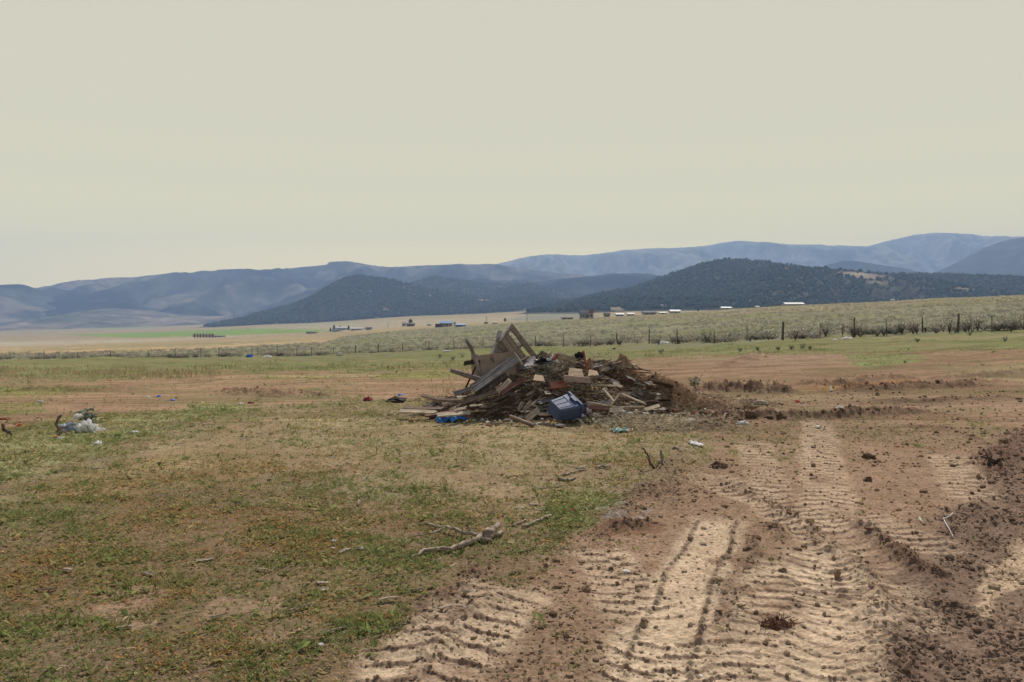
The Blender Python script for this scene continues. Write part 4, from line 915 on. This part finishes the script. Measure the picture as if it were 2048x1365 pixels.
# tub
def tub():
    a = Vector((.80, .56, .10)).normalized(); n0 = Vector((0, 0, 1)); n0 = (n0 - a * n0.dot(a)).normalized()
    n = Matrix.Rotation(R(30), 3, a) @ n0
    if (Matrix.Rotation(R(30), 3, a) @ n0).y > n0.y: n = Matrix.Rotation(R(-30), 3, a) @ n0
    b = a.cross(n).normalized(); rot = Matrix((a, b, n)).transposed()
    ctr = P3(1107, 822, 13.95); o = empty('storage_tub', ctr, 'blue plastic storage tub tipped on its side at the foot of the heap', 'storage tub')
    L, w0, h0, w1, h1 = .43, .31, .23, .41, .31
    def rr(w, h, r, k=5):
        pts = []
        for sx, sy, a0 in ((1, 1, 0), (-1, 1, 90), (-1, -1, 180), (1, -1, 270)):
            for i in range(k):
                t = R(a0 + 90 * i / (k - 1)); pts.append((sx * (w / 2 - r) + r * math.cos(t), sy * (h / 2 - r) + r * math.sin(t)))
        return pts
    def shell(secs, closed0=True):
        m = MB(); V = []; n_ = 20; Fc = []
        for x, w, h, r in secs: V += [rot @ Vector((x, y, z)) for y, z in rr(w, h, r)]
        for i in range(len(secs) - 1):
            for k in range(n_): Fc.append((i * n_ + k, i * n_ + (k + 1) % n_, (i + 1) * n_ + (k + 1) % n_, (i + 1) * n_ + k))
        if closed0: Fc.append(tuple(range(n_))[::-1]); 
        m.add(V, Fc); return m
    th = .006
    body = shell([(0, w0 - .03, h0 - .03, .03), (.012, w0, h0, .04), (L * .62, w0 + (w1 - w0) * .55, h0 + (h1 - h0) * .55, .04), (L * .64, w0 + (w1 - w0) * .58 + .014, h0 + (h1 - h0) * .58 + .014, .045), (L, w1, h1, .05), (L, w1 - .012, h1 - .012, .045), (L * .5, w0 + .03, h0 + .03, .04), (.02, w0 - .014, h0 - .014, .035)])
    body.f.append(tuple(range(7 * 20, 8 * 20)))
    # moulded ribs on the upper and front walls
    for s in (-.30, 0, .30):
        for face in (1, 2):
            for x0 in (.03,):
                c0 = Vector((x0, s * w0 if face == 1 else (w0 / 2 + .002) , (h0 / 2 + .002) if face == 1 else s * h0)); c1 = Vector((L * .6, s * w1 * .9 if face == 1 else (w0 + (w1 - w0) * .54) / 2 + .002, (h0 + (h1 - h0) * .54) / 2 + .002 if face == 1 else s * h1 * .9))
                body.tube([rot @ c0, rot @ c1], .004, 6)
    body.build('body', M_bin, o, False)
    shell([(L - .035, w1 + .01, h1 + .01, .05), (L - .03, w1 + .05, h1 + .05, .06), (L, w1 + .055, h1 + .055, .06), (L + .006, w1 + .045, h1 + .045, .06), (L + .004, w1 - .014, h1 - .014, .045), (L - .03, w1 - .02, h1 - .02, .045), (L - .035, w1 + .01, h1 + .01, .05)], False).build('rim', M_binrim, o)
    m = MB(); m.box(rot @ Vector((L - .06, 0, h1 / 2 + .012)), (.05, .15, .03), rot); m.build('handle', M_binrim, o)
    o.rotation_euler = (0, 0, 0)
tub()

# crumpled plastic, cloth, stone
def crumple(name, label, cat, px, py, size, mat, seed, d0=6, amt=.45, group=None, sub=None, lift=0., freq=2.3, d=None):
    p = pp(px, py, d) if d else at(px, py, d0, 200)
    sub = sub or (4 if name == 'plastic_bag' else 3)
    bm = bmesh.new(); bmesh.ops.create_icosphere(bm, subdivisions=sub, radius=1); sv = Vector((seed * 3.1, seed * 1.7, seed * .9)); bag = name in ('plastic_bag', 'paper')
    for v in bm.verts:
        n1 = mnoise.noise(v.co * freq + sv); n2 = abs(mnoise.noise(v.co * freq * 2.3 + sv)); n3 = mnoise.noise(v.co * freq * 5 + sv)
        v.co *= max(.15, 1 + amt * n1 * 1.5 - amt * n2 * (2.0 if bag else .9) + amt * (.8 if bag else .25) * n3)
        v.co = Vector((v.co.x * size[0], v.co.y * size[1], max(v.co.z, -.35) * size[2]))
    me = bpy.data.meshes.new(name); bm.to_mesh(me); bm.free(); me.materials.append(mat)
    o = link(name, me); o.location = p + Vector((0, 0, size[2] * .3 + lift)); return tag(o, label, cat, group)
def sheet(name, label, cat, px, py, sx, sy, h, mat, seed, n=22, d0=6, d=None):
    p = pp(px, py, d) if d else at(px, py, d0, 200); V = []; Fc = []
    for i in range(n + 1):
        for j in range(n + 1):
            u, v = i / n * 2 - 1, j / n * 2 - 1; q = Vector((u * 1.8, v * 1.8, seed * 2.3))
            rx = 1 + .25 * mnoise.noise(Vector((v * 1.5, seed, 0))); ry = 1 + .3 * mnoise.noise(Vector((u * 1.5, seed, 4)))
            x = u * sx * rx + .12 * sx * mnoise.noise(q * 1.7); y = v * sy * ry + .12 * sy * mnoise.noise(q * 1.9 + Vector((5, 0, 0)))
            rid = 1 - 2 * abs(mnoise.noise(q)); z = h * max(0, .25 + .75 * rid + .3 * mnoise.noise(q * 3)) 
            gzz = gz(p.x + x, p.y + y) - p.z if d is None else 0
            V.append((x, y, z + max(gzz, -.1) + .008))
    for i in range(n):
        for j in range(n): a = i * (n + 1) + j; Fc.append((a, a + n + 1, a + n + 2, a + 1))
    mb = MB(); mb.add(V, Fc); o = mb.build(name, mat); o.location = p
    s = o.modifiers.new('thickness', 'SOLIDIFY'); s.thickness = .003
    return tag(o, label, cat)
sheet('tarp', 'crumpled bright blue tarp scrap on the grass at the left foot of the heap', 'tarp', 902, 845, .23, .15, .085, M_tarp, 1, 40)
sheet('plastic_sheet', 'crumpled pale teal plastic on the grass before the right part of the heap', 'plastic sheet', 1240, 865, .115, .14, .05, M_teal, 2)
crumple('plastic_bag', 'pale bluish crumpled plastic bag high on the heap, right of the pallet', 'bag', 1094, 745, (.17, .14, .13), M_clear, 3, 12)
crumple('plastic_bag', 'second whitish bag beside the pale bluish bag on the heap', 'bag', 1105, 735, (.11, .1, .11), M_white, 4, 12, lift=.05)
crumple('plastic_bag', 'black plastic bag on the crest just right of the pallet foot', 'bag', 1086, 724, (.13, .12, .07), M_black, 5, d=15.6)
crumple('plastic_bag', 'black plastic bag behind the rust orange upright', 'bag', 1158, 720, (.13, .12, .09), M_black, 6, d=15.7)
crumple('paper', 'white crumpled paper right beside the blue tub', 'paper', 1178, 832, (.05, .05, .11), M_white, 7, 12)
crumple('paper', 'small white crumpled paper on the grass one step right of the blue tub', 'paper', 1191, 835, (.06, .05, .06), M_white, 8, 12)
crumple('paper', 'white crumpled paper tucked above the pinkish beam', 'paper', 1186, 757, (.07, .06, .06), M_white, 9, 12)
crumple('paper', 'whitish bundle of rags right of the pinkish beam', 'rags', 1212, 768, (.12, .09, .07), M_plaster, 10, 12)
crumple('paper', 'white scrap standing at the right shoulder of the heap', 'paper', 1266, 738, (.05, .04, .07), M_white, 11, d=16.6)
crumple('stone', 'buff stone on the right slope of the heap', 'stone', 1312, 806, (.10, .08, .08), M_stone, 12, 12, .2)
crumple('stone', 'grey brown boulder of earth beside the buff stone on the right slope', 'stone', 1292, 800, (.15, .12, .13), M_bark, 13, 12, .2)
crumple('stone', 'flat pale stone in the dirt well right of the heap', 'stone', 1522, 808, (.16, .1, .06), M_stone, 14, 12, .2)
sheet('board_sheet', 'white flat card lying on the bare dirt right of the forked stick', 'card', 1393, 893, .075, .11, .03, M_white, 5, 8)
crumple('cloth_bundle', 'dark red cloth bundle on the dirt left of the heap', 'cloth', 735, 803, (.10, .08, .075), M_red, 15, 12)
crumple('cloth_bundle', 'small red cloth at the grass edge, further left than the dark red bundle', 'cloth', 501, 808, (.07, .06, .035), M_red, 16, 12)
crumple('paper', 'white scrap just left of the small red cloth', 'paper', 481, 809, (.05, .04, .03), M_white, 17, 12)
crumple('sod_clump', 'dark clump of sod between the red bundle and the heap', 'sod', 790, 806, (.22, .15, .09), W_dark, 18, 12, .5)
crumple('plastic_scrap', 'dark blue scrap lying on the dark clump of sod', 'scrap', 801, 799, (.08, .05, .03), M_blue, 19, 12, lift=.08)
crumple('plastic_scrap', 'upper blue scrap on the left dirt patch', 'scrap', 318, 795, (.06, .05, .035), M_blue, 20, 12)
crumple('plastic_scrap', 'lower blue scrap on the left dirt patch', 'scrap', 345, 802, (.06, .05, .025), M_blue, 21, 12)
crumple('plastic_scrap', 'white scrap left of the two blue scraps on the left dirt patch', 'scrap', 297, 796, (.05, .04, .03), M_white, 22, 12)
crumple('plastic_scrap', 'blue scrap in the sage at the left fence', 'scrap', 499, 715, (.30, .2, .22), M_blue, 23, 40)
crumple('plastic_scrap', 'white litter at the fence next to the blue scrap', 'litter', 535, 715, (.35, .2, .16), M_white, 24, 40)
crumple('plastic_scrap', 'white scrap caught in the sage right of the fence litter', 'litter', 680, 711, (.3, .2, .22), M_plaster, 25, 40)
crumple('plastic_scrap', 'pale scrap on the grass edge just left of the heap', 'litter', 895, 704, (.42, .2, .10), M_plaster, 26, 40)
crumple('plastic_scrap', 'white bag caught at the fence beside the two stemmed shrub', 'litter', 1328, 688, (.4, .2, .18), M_white, 27, 40)
crumple('plastic_scrap', 'large white bag at the foot of a right hand fence post', 'litter', 1630, 675, (.36, .25, .30), M_plaster, 28, 40)
crumple('plastic_scrap', 'white bag on the grass right of the large white bag', 'litter', 1695, 679, (.32, .2, .12), M_white, 29, 40)
crumple('plastic_scrap', 'small white scrap on the grass between the two fence bags', 'litter', 1670, 681, (.14, .1, .07), M_white, 30, 40)
crumple('plastic_scrap', 'blue dark scrap on the grass before the fence right of the pallet', 'litter', 1228, 699, (.16, .1, .09), M_black, 31, 30)
rs_ = random.Random(5)
for k in range(26):
    px, py = (rs_.uniform(1040, 1130), rs_.uniform(728, 800)) if k < 14 else (rs_.uniform(960, 1320), rs_.uniform(770, 830))
    w = rs_.uniform(.02, .055); crumple('paper', 'small whitish scrap of paper or plaster caught among the debris of the heap', 'paper', px, py, (w * 1.4, w, w * rs_.uniform(.4, 1)), [M_white, M_plaster, M_plaster, M_clear][k % 4], 120 + k, 12, .5, 'whitish scraps in the heap', 2, .03)
# white bag cluster on the left
crumple('plastic_bag', 'largest white plastic bag in the litter on the left grass', 'bag', 172, 864, (.18, .11, .14), M_white, 41, 8)
crumple('plastic_bag', 'white bag flap caught on twigs above the largest white bag', 'bag', 158, 838, (.11, .06, .07), M_white, 42, d=14.3)
crumple('plastic_bag', 'pale blue white bag lying left of the largest white bag', 'bag', 138, 862, (.17, .10, .09), M_clear, 43, 8)
crumple('plastic_scrap', 'small white strip just right of the largest white bag', 'litter', 199, 862, (.09, .04, .03), M_white, 44, 8)
crumple('plastic_scrap', 'flat white scrap further right of the largest white bag', 'litter', 266, 866, (.10, .04, .02), M_white, 45, 8)
crumple('plastic_scrap', 'white scrap on the grass below the litter cluster', 'litter', 196, 890, (.05, .05, .03), M_white, 46, 8)
crumple('plastic_scrap', 'orange scrap below the pale blue bag', 'litter', 113, 876, (.04, .03, .025), M_orange, 47, 8)
crumple('plastic_scrap', 'white scrap right of the orange scrap below the pale blue bag', 'litter', 121, 879, (.05, .03, .03), M_white, 48, 8)
crumple('plastic_scrap', 'orange scrap in the grass at the far left', 'litter', 39, 852, (.04, .04, .035), M_orange, 49, 8)
crumple('plastic_scrap', 'reddish scrap at the left picture edge', 'litter', 10, 840, (.10, .06, .03), M_rust, 50, 8)
crumple('plastic_scrap', 'whitish stone at the edge of the left dirt', 'stone', 80, 806, (.07, .05, .045), M_plaster, 51, 8)
crumple('plastic_scrap', 'orange scrap on the grass strip in the left dirt', 'litter', 220, 763, (.07, .05, .03), M_orange, 52, 8)
crumple('bottle_cap', 'pink scrap in the green grass right of the fallen branch', 'litter', 1145, 1022, (.018, .018, .014), plain('pink_plastic', (.75, .03, .16), .5, .1), 53, 4)
crumple('plastic_scrap', 'small red scrap on the dirt right of the heap', 'litter', 1595, 806, (.05, .04, .035), plain('red_scrap', (.6, .05, .04), .6, .1), 54, 12)
crumple('plastic_scrap', 'white chip beside the small red scrap, closer to the camera', 'litter', 1680, 818, (.05, .04, .035), M_white, 55, 12)
crumple('plastic_scrap', 'upright white shard on the dirt ridge at right', 'litter', 1662, 782, (.03, .03, .09), M_white, 56, 12)

# stones and chips
def chips():
    rs = random.Random(3)
    stones = [(665, 1098), (722, 1099), (668, 1085), (640, 1294), (1043, 1018), (728, 960), (1400, 1358), (1252, 1145)]
    for k, (px, py) in enumerate(stones):
        s = rs.uniform(.011, .018); crumple('stone', 'small whitish stone lying loose in the weeds', 'stone', px, py, (s * 1.6, s, s * .8), M_plaster, 60 + k, 3, .25, 'small whitish stones in the weeds', 2)
    ch = [(632, 1170), (285, 1151), (235, 1262), (695, 929), (660, 917), (540, 1004 - 90), (300, 944), (185, 940), (118, 944), (560, 885), (610, 915), (480, 880), (655, 860), (515, 868), (715, 1012), (706, 888), (222, 998), (305, 972), (330, 982), (1058, 1012), (1098, 915), (1182, 888), (1135, 887), (1200, 912), (640, 1185), (1130, 905), (1164, 912), (1192, 932)]
    for i in range(46): ch.append((rs.uniform(20, 1280), 850 + rs.random() ** 1.6 * 420))
    for k, (px, py) in enumerate(ch):
        if px > 1400 - (py - 850) * 1.1: continue
        p = at(px, py, 3.4, 20); yaw = rs.gauss(.2, .6); L = rs.uniform(.045, .16) * (1.15 if py < 950 else .8)
        dv = Vector((math.cos(yaw), math.sin(yaw), rs.uniform(-.05, .12))) * L
        a = p + Vector((0, 0, .015))
        plank(a, a + dv, rs.uniform(.012, .03), .008, W_bleach, 'bleached splinter of wood lying loose in the weeds', rs.uniform(-.5, .5), 'wood chip', 'wood_chip', 'bleached wood chips in the weeds', ragged=.012, bend=rs.uniform(-.08, .08))
chips()

# branches
def branch(name, label, cat, paths, mat, d=None, lift=.0, n=8, rough=.18):
    """paths: list of ([(px,py,height above ground)...], r0, r1)"""
    mb = MB(); org = None
    for pts, r0, r1 in paths:
        W = []
        for px, py, h in pts:
            if d: W.append(pp(px, py, d)); continue
            y = (EYE - h) * F / (py - HY); x = (px - HX) / F * y; W.append(Vector((x, y, gz(x, y) + h)))
        if org is None: org = W[0].copy()
        # refine
        Q = []
        for i in range(len(W) - 1):
            for t in (0, .25, .5, .75):
                q = W[i].lerp(W[i + 1], t); j = r0 * .6 * (0 if t == 0 and i == 0 else 1); Q.append(q + Vector((random.uniform(-j, j), random.uniform(-j, j), random.uniform(-j, j) * .7)))
        Q.append(W[-1]); m = len(Q)
        mb.tube([q - org for q in Q], [r0 + (r1 - r0) * i / (m - 1) for i in range(m)], n, rough)
    o = mb.build(name, mat, None, True); o.location = org; return tag(o, label, cat)
branch('fallen_branch', 'forked bleached fallen branch with a torn root end lying in the weeds', 'branch', [
    ([(988, 1066, .035), (940, 1082, .035), (900, 1098, .025), (850, 1102, .02), (822, 1116, .01)], .026, .009),
    ([(960, 1074, .04), (925, 1066, .05), (895, 1055, .05), (868, 1052, .03), (848, 1043, .02)], .017, .006),
    ([(890, 1057, .04), (865, 1067, .02), (825, 1072, .01)], .010, .004),
    ([(942, 1068, .05), (934, 1050, .11), (935, 1036, .17)], .008, .003),
    ([(944, 1068, .05), (940, 1054, .09)], .009, .004),
    ([(970, 1070, .05), (990, 1058, .07), (997, 1052, .06)], .030, .018),
    ([(968, 1074, .04), (992, 1070, .03), (1004, 1066, .02)], .026, .010),
    ([(965, 1080, .03), (985, 1084, .01)], .022, .010)], W_bleach)
branch('wood_stick', 'straight pale stick lying right of the fallen branch', 'stick', [([(1044, 1055, .012), (1072, 1045, .02), (1102, 1034, .02)], .012, .014)], W_bleach)
branch('wood_stick', 'short brown stick between the fallen branch and the straight pale stick', 'stick', [([(1025, 1052, .01), (1040, 1047, .012), (1052, 1042, .01)], .009, .007)], W_bleach)
branch('wood_stick', 'nearest of the crooked bleached sticks in the dry grass', 'stick', [([(1117, 959, .012), (1135, 961, .02), (1152, 953, .02)], .016, .012)], W_bleach)
branch('wood_stick', 'long crooked bleached stick behind the nearest one in the dry grass', 'stick', [([(1127, 951, .012), (1145, 945, .02), (1160, 942, .015), (1175, 940, .01)], .014, .008)], W_bleach)
branch('wood_stick', 'knotted white stick furthest right of the crooked bleached sticks', 'stick', [([(1192, 937, .015), (1206, 933, .025), (1214, 936, .02), (1222, 931, .03)], .014, .01), ([(1206, 933, .025), (1210, 928, .05)], .008, .006)], W_bleach)
def standing(name, label, cat, px, py, paths, mat, n=8):
    p = at(px, py, 3.4, 40); k = p.y; b = HY + F * (EYE - p.z) / k
    branch(name, label, cat, [([(x, y - py + b + 2, 0) for x, y in pts], r0, r1) for pts, r0, r1 in paths], mat, d=k, n=n)
standing('forked_stick', 'forked dark stick standing up at the edge of the weeds and dirt', 'stick', 1312, 938, [([(1312, 940), (1302, 928), (1297, 912), (1285, 895)], .016, .009), ([(1311, 938), (1315, 932), (1320, 924)], .010, .005), ([(1301, 928), (1296, 918), (1293, 913)], .008, .005)], W_brown)
standing('stake', 'short grey stake standing upright beside the forked dark stick', 'stake', 1326, 931, [([(1326, 932), (1324, 918), (1322, 899)], .014, .012)], W_grey, 6)
standing('twig', 'crooked dark twig lying at the left picture edge', 'twig', 27, 874, [([(4, 847), (8, 859), (20, 862), (27, 874)], .024, .018)], W_brown)
standing('twig', 'leaning dark stick left of the pale blue bag', 'twig', 119, 866, [([(119, 867), (112, 846), (117, 834), (124, 829)], .026, .016), ([(121, 855), (136, 851), (149, 846)], .012, .008)], W_brown)
standing('twig', 'pale bent twig in front of the pale blue bag', 'twig', 142, 871, [([(112, 872), (125, 861), (142, 870)], .016, .010), ([(136, 867), (128, 858)], .010, .007)], W_bleach)
standing('root_stub', 'dark rooty stub with one long upright twig on the right hand dirt', 'root', 1988, 927, [([(1975, 926), (1985, 922), (2002, 924)], .032, .02), ([(1982, 924), (1976, 914), (1972, 904)], .010, .007), ([(1994, 922), (2000, 915)], .012, .008), ([(1988, 926), (1996, 918), (2004, 916)], .016, .008)], W_dark)
def tuft(px, py, h, label, tone, seed, n=160, d0=5):
    p = at(px, py, d0, 60); V, Fc, c = sage_mesh('foliage', seed, n, h * .22, h=h, w=h * .35, tone=tone); o = empty('weed_plant', p, label, 'plant'); link('foliage', npmesh('foliage', V, Fc, M_leaf, c), o); stem_mb(seed, h * .9, h * .25, 5, .005).build('stems', M_bark, o)
tuft(176, 860, .36, 'grey green weed growing up behind the largest white bag', (.12, .14, .085), 501)
for k, (px, py, sx, sz) in enumerate([(1738, 918, .085, .05), (1736, 964, .045, .035), (1440, 938, .10, .05), (1560, 838, .075, .06), (1500, 838, .10, .075)]):
    crumple('sod_clump', ['dark flat sod lying alone on the right dirt', 'small dark sod nearer than the flat sod on the right dirt', 'dark sod right of the forked stick, beside the tracks', 'right dark clod on the low dirt ridge', 'left dark clod on the low dirt ridge'][k], 'sod', px, py, (sx, sx * .6, sz), M_sod, 80 + k, 6, .5)

def root_clump():                          # torn tuft of roots and red soil lying in the pale track
    p = at(1556, 1256, 3.5, 8); o = empty('root_clump', p, 'torn clump of reddish roots and soil lying in the pale tyre track', 'root clump')
    rs = np.random.default_rng(9); n = 60
    P = np.stack([rs.normal(0, .036, n), rs.normal(.03, .024, n), np.abs(rs.normal(0, .012, n))], 1)
    V, Fc, c = blobs(P, np.abs(rs.normal(.009, .005, (n, 3))) + .003, .35, C(.17, .085, .05) * rs.uniform(.5, 1.4, (n, 1)), rs); link('soil', npmesh('soil', V, Fc, M_clod, c), o)
    mb = MB()
    for i in range(46):
        a = Vector((random.gauss(0, .035), random.gauss(.02, .025), .005)); b = a + Vector((random.gauss(0, .04), random.gauss(-.01, .03), random.uniform(.005, .06)))
        mb.tube([a, a.lerp(b, .5) + Vector((0, 0, .01)), b], .0022, 4)
    mb.build('roots', W_red, o)
root_clump()
branch('wire', 'curling whitish wire lying on the dark churned soil at right', 'wire', [([(1842, 1044, .01), (1838, 1036, .02), (1846, 1046, .01)], .004, .003), ([(1886, 1038, .01), (1895, 1052, .03), (1908, 1074, .01)], .004, .003), ([(1884, 1040, .01), (1900, 1034, .03), (1906, 1028, .01)], .004, .003)], M_white, n=5)

# tangled dry brush and fragments over the heap: nobody could count it
def tangle():
    rs = np.random.default_rng(90); Vs, Fs, Cs = [], [], []; off = 0
    def clump(px, py, sx, sy, h, n, tone, L=.22, lift=0, dm=12):
        nonlocal off; n = int(n * 1.5); L = .15 if dm > 6 else .06
        p = at(px, py, dm, 19); x = p.x + rs.normal(0, sx, n); y = p.y + rs.normal(0, sy, n); z = terrain(x, y, False)[0] + rs.random(n) ** 1.5 * h + lift
        d = rand_dirs(rs, n, -.35, .8); l = L * rs.uniform(.4, 1.5, n)
        V, Fc = kites(np.stack([x, y, z], 1), d, l, l * .022 + .0025, rand_dirs(rs, n, 0, 1.5)); Vs.append(V); Fs.append(Fc + off); off += len(V)
        Cs.append(np.repeat(np.array(tone) * rs.uniform(.5, 1.5, (n, 1)), 4, 0))
    grey, straw, brown = (.36, .31, .23), (.48, .39, .26), (.20, .14, .095)
    for px, py, sx, sy, h, n, t in [(1075, 775, .25, .15, .22, 500, grey), (1050, 790, .3, .15, .15, 420, brown), (1115, 745, .2, .15, .2, 350, grey), (1155, 775, .25, .15, .2, 400, grey), (1190, 790, .22, .12, .2, 450, straw),
                                    (1205, 740, .25, .2, .15, 350, grey), (1250, 775, .35, .2, .12, 420, brown), (1220, 830, .35, .2, .12, 420, brown), (1250, 850, .3, .15, .14, 420, grey), (1330, 815, .5, .25, .1, 420, brown),
                                    (1310, 860, .4, .2, .12, 420, straw), (1370, 850, .4, .25, .08, 300, grey), (980, 800, .4, .15, .12, 420, brown), (920, 815, .35, .12, .1, 300, brown), (1010, 835, .4, .12, .06, 300, brown), (885, 795, .25, .1, .1, 200, brown),
                                    (1000, 770, .25, .12, .2, 260, brown), (965, 710, .12, .1, .1, 120, straw), (1395, 800, .5, .3, .1, 260, brown), (1450, 800, .6, .4, .06, 200, grey), (1030, 735, .2, .15, .1, 120, grey), (1130, 725, .25, .2, .12, 260, grey)]:
        clump(px, py, sx, sy, h, n, t)
    for px, py, n, t in ((1335, 955, 90, straw), (1385, 962, 120, straw), (1290, 985, 90, brown), (1240, 1020, 90, straw), (1200, 1060, 70, brown), (1420, 940, 70, straw), (1160, 1090, 60, brown), (1350, 985, 70, brown)):
        clump(px, py, .16, .2, .03, n, t, dm=5)
    tag(link('dry_brush', npmesh('dry_brush', np.vstack(Vs), np.vstack(Fs), M_straw, np.vstack(Cs))), 'tangled dry stalks, roots and straw matted over the debris heap', 'dry brush', kind='stuff')
    # splinters too many and too thin to count
    for nm, mat, num, lb in (('wood_splinters', W_brown, 420, 'thin brown splinters of wood strewn over the debris heap'), ('pale_splinters', W_pale, 170, 'thin pale splinters of wood strewn over the debris heap'), ('red_splinters', W_red, 150, 'thin reddish splinters of wood strewn over the debris heap')):
        mb = MB(); rd = random.Random(num)
        for i in range(num):
            left = rd.random() < .7
            px, py = (rd.uniform(850, 1100), rd.uniform(765, 838)) if left else (rd.uniform(1060, 1300), rd.uniform(735, 830))
            if left: py = max(py, 832 - (px - 845) * .40)
            p = at(px, py, 12.5, 19); L = rd.uniform(.12, .55); dv = (Vector((-.85, -.15, -.30 if px < 1030 else 0)) if left else Vector((1, 0, 0))) + Vector((rd.gauss(0, .3), rd.gauss(0, .4), rd.gauss(0, .16)))
            dv = dv.normalized() * L; a = p - dv / 2; b = p + dv / 2
            for q in (a, b): q.z = max(q.z, gz(q.x, q.y)) + .02
            a.z += rd.uniform(0, .09); b.z += rd.uniform(0, .09)
            M = Matrix.Translation(a) @ frame_from(a, b, rd.uniform(-1, 1)); v, f = plank_mesh((b - a).length, rd.uniform(.01, .04), rd.uniform(.006, .016), i + num, ragged=.015)
            mb.add([M @ Vector(q) for q in v], f)
        tag(mb.build(nm, mat), lb, 'wood splinters', kind='stuff')
    # small rubble
    n = 2600; x = np.concatenate([rs.normal(.6, .9, n // 2), rs.normal(1.8, 1.2, n // 2)]); y = np.concatenate([rs.normal(15.1, .55, n // 2), rs.normal(15.2, .8, n // 2)])
    m = (y > 13.4) & (y < 17); x, y = x[m], y[m]; n = len(x); z = terrain(x, y, False)[0]
    pal = np.array([[.12, .08, .055], [.20, .14, .09], [.33, .26, .18], [.60, .57, .52], [.08, .06, .05], [.22, .10, .06]])
    c = pal[rs.choice(6, n, p=[.25, .26, .21, .13, .10, .05])] * rs.uniform(.7, 1.2, (n, 1)); s = np.exp(rs.normal(math.log(.022), .5, n))
    V, Fc, cc = blobs(np.stack([x, y, z + s * .3], 1), np.stack([s * rs.uniform(.6, 2.2, n), s * rs.uniform(.6, 1.3, n), s * rs.uniform(.3, .9, n)], 1), .35, c, rs)
    tag(link('rubble', npmesh('rubble', V, Fc, M_clod, cc)), 'small broken bits and crumbs strewn over the debris heap', 'rubble', kind='stuff')
tangle()

# ------------------------------------------------------------------ air
HZ_TOP, HZ_D, HZ_R = 960.0, 1.75e-4, 9400.0
def haze():
    mb = MB(); mb.box((0, 0, (HZ_TOP - 60) / 2), (2 * HZ_R, 2 * HZ_R, HZ_TOP + 60))
    m = bpy.data.materials.new('haze'); m.use_nodes = True; nt = m.node_tree; nt.nodes.clear()
    out = nd(nt, 'ShaderNodeOutputMaterial'); pv = nd(nt, 'ShaderNodeVolumePrincipled')
    pv.inputs['Color'].default_value = (.43, .62, 1.0, 1); pv.inputs['Density'].default_value = HZ_D; pv.inputs['Anisotropy'].default_value = 0
    nt.links.new(pv.outputs[0], out.inputs['Volume'])
    o = mb.build('haze', m); tag(o, 'thin blue summer haze over the whole valley', 'haze', kind='stuff')
haze()

# ------------------------------------------------------------------ light
SUN_EL, SUN_AZ = R(47), R(14)              # azimuth to the right of straight ahead
sd = Vector((math.sin(SUN_AZ) * math.cos(SUN_EL), math.cos(SUN_AZ) * math.cos(SUN_EL), math.sin(SUN_EL)))
L = bpy.data.lights.new('sun', 'SUN'); L.energy = 5.0; L.angle = R(.55); L.color = (1, .94, .86)
lo = bpy.data.objects.new('sun', L); COL.objects.link(lo); lo.rotation_euler = sd.to_track_quat('Z', 'Y').to_euler()
W = bpy.data.worlds.new('World'); S.world = W; W.use_nodes = True; nt = W.node_tree; bg = nt.nodes['Background']
sky = nd(nt, 'ShaderNodeTexSky', sky_type='NISHITA'); sky.sun_disc = False; sky.sun_elevation = SUN_EL; sky.sun_rotation = SUN_AZ
tc = nd(nt, 'ShaderNodeTexCoord'); sx = nd(nt, 'ShaderNodeSeparateXYZ'); nt.links.new(tc.outputs['Generated'], sx.inputs[0])
AIR_HI, AIR_LO = np.array([.238, .305, .445]), np.array([.150, .262, .425]); SKYC = np.array([.635, .62, .525]) * 2 ** -.25
cr = nd(nt, 'ShaderNodeValToRGB'); el = cr.color_ramp.elements
stops = [0, .03, .06, .09, .12, .16, .22, .30, .40, .6]
for i, z in enumerate(stops):
    ln = min(HZ_R, HZ_TOP / max(z, 1e-4)); T = math.exp(-HZ_D * ln); AIR = AIR_LO + (AIR_HI - AIR_LO) * min(1, max(0, (z - .05) / .06)); c = (SKYC - (1 - T) * AIR) / T
    e = el[i] if i < 2 else el.new(z)
    e.position = z; e.color = (*[float(q) for q in c], 1)
nt.links.new(sx.outputs[2], cr.inputs[0])
mx = nd(nt, 'ShaderNodeMix', data_type='RGBA'); mr = nd(nt, 'ShaderNodeMapRange'); mr.inputs[1].default_value = .42; mr.inputs[2].default_value = .62
sc = nd(nt, 'ShaderNodeVectorMath', operation='SCALE'); sc.inputs[3].default_value = .10; nt.links.new(sky.outputs[0], sc.inputs[0])
nt.links.new(sx.outputs[2], mr.inputs[0]); nt.links.new(mr.outputs[0], mx.inputs[0]); nt.links.new(cr.outputs[0], mx.inputs[6]); nt.links.new(sc.outputs[0], mx.inputs[7])
nt.links.new(mx.outputs[2], bg.inputs[0]); bg.inputs[1].default_value = 1.0

# ------------------------------------------------------------------ camera
cd = bpy.data.cameras.new('camera'); cam = bpy.data.objects.new('camera', cd); COL.objects.link(cam); S.camera = cam
cam.location = (0, 0, EYE); cam.rotation_euler = (R(90), 0, 0); cd.sensor_width = 36; cd.lens = F / 2048 * 36; cd.shift_y = -(682.5 - HY) / 2048
cd.clip_start = .05; cd.clip_end = 60000
S.view_settings.view_transform = 'Standard'; S.view_settings.look = 'None'; S.view_settings.exposure = .25; S.view_settings.gamma = 1
S.cycles.use_denoising = True; S.cycles.max_bounces = 5; S.cycles.diffuse_bounces = 2; S.cycles.volume_bounces = 0; S.cycles.transparent_max_bounces = 4
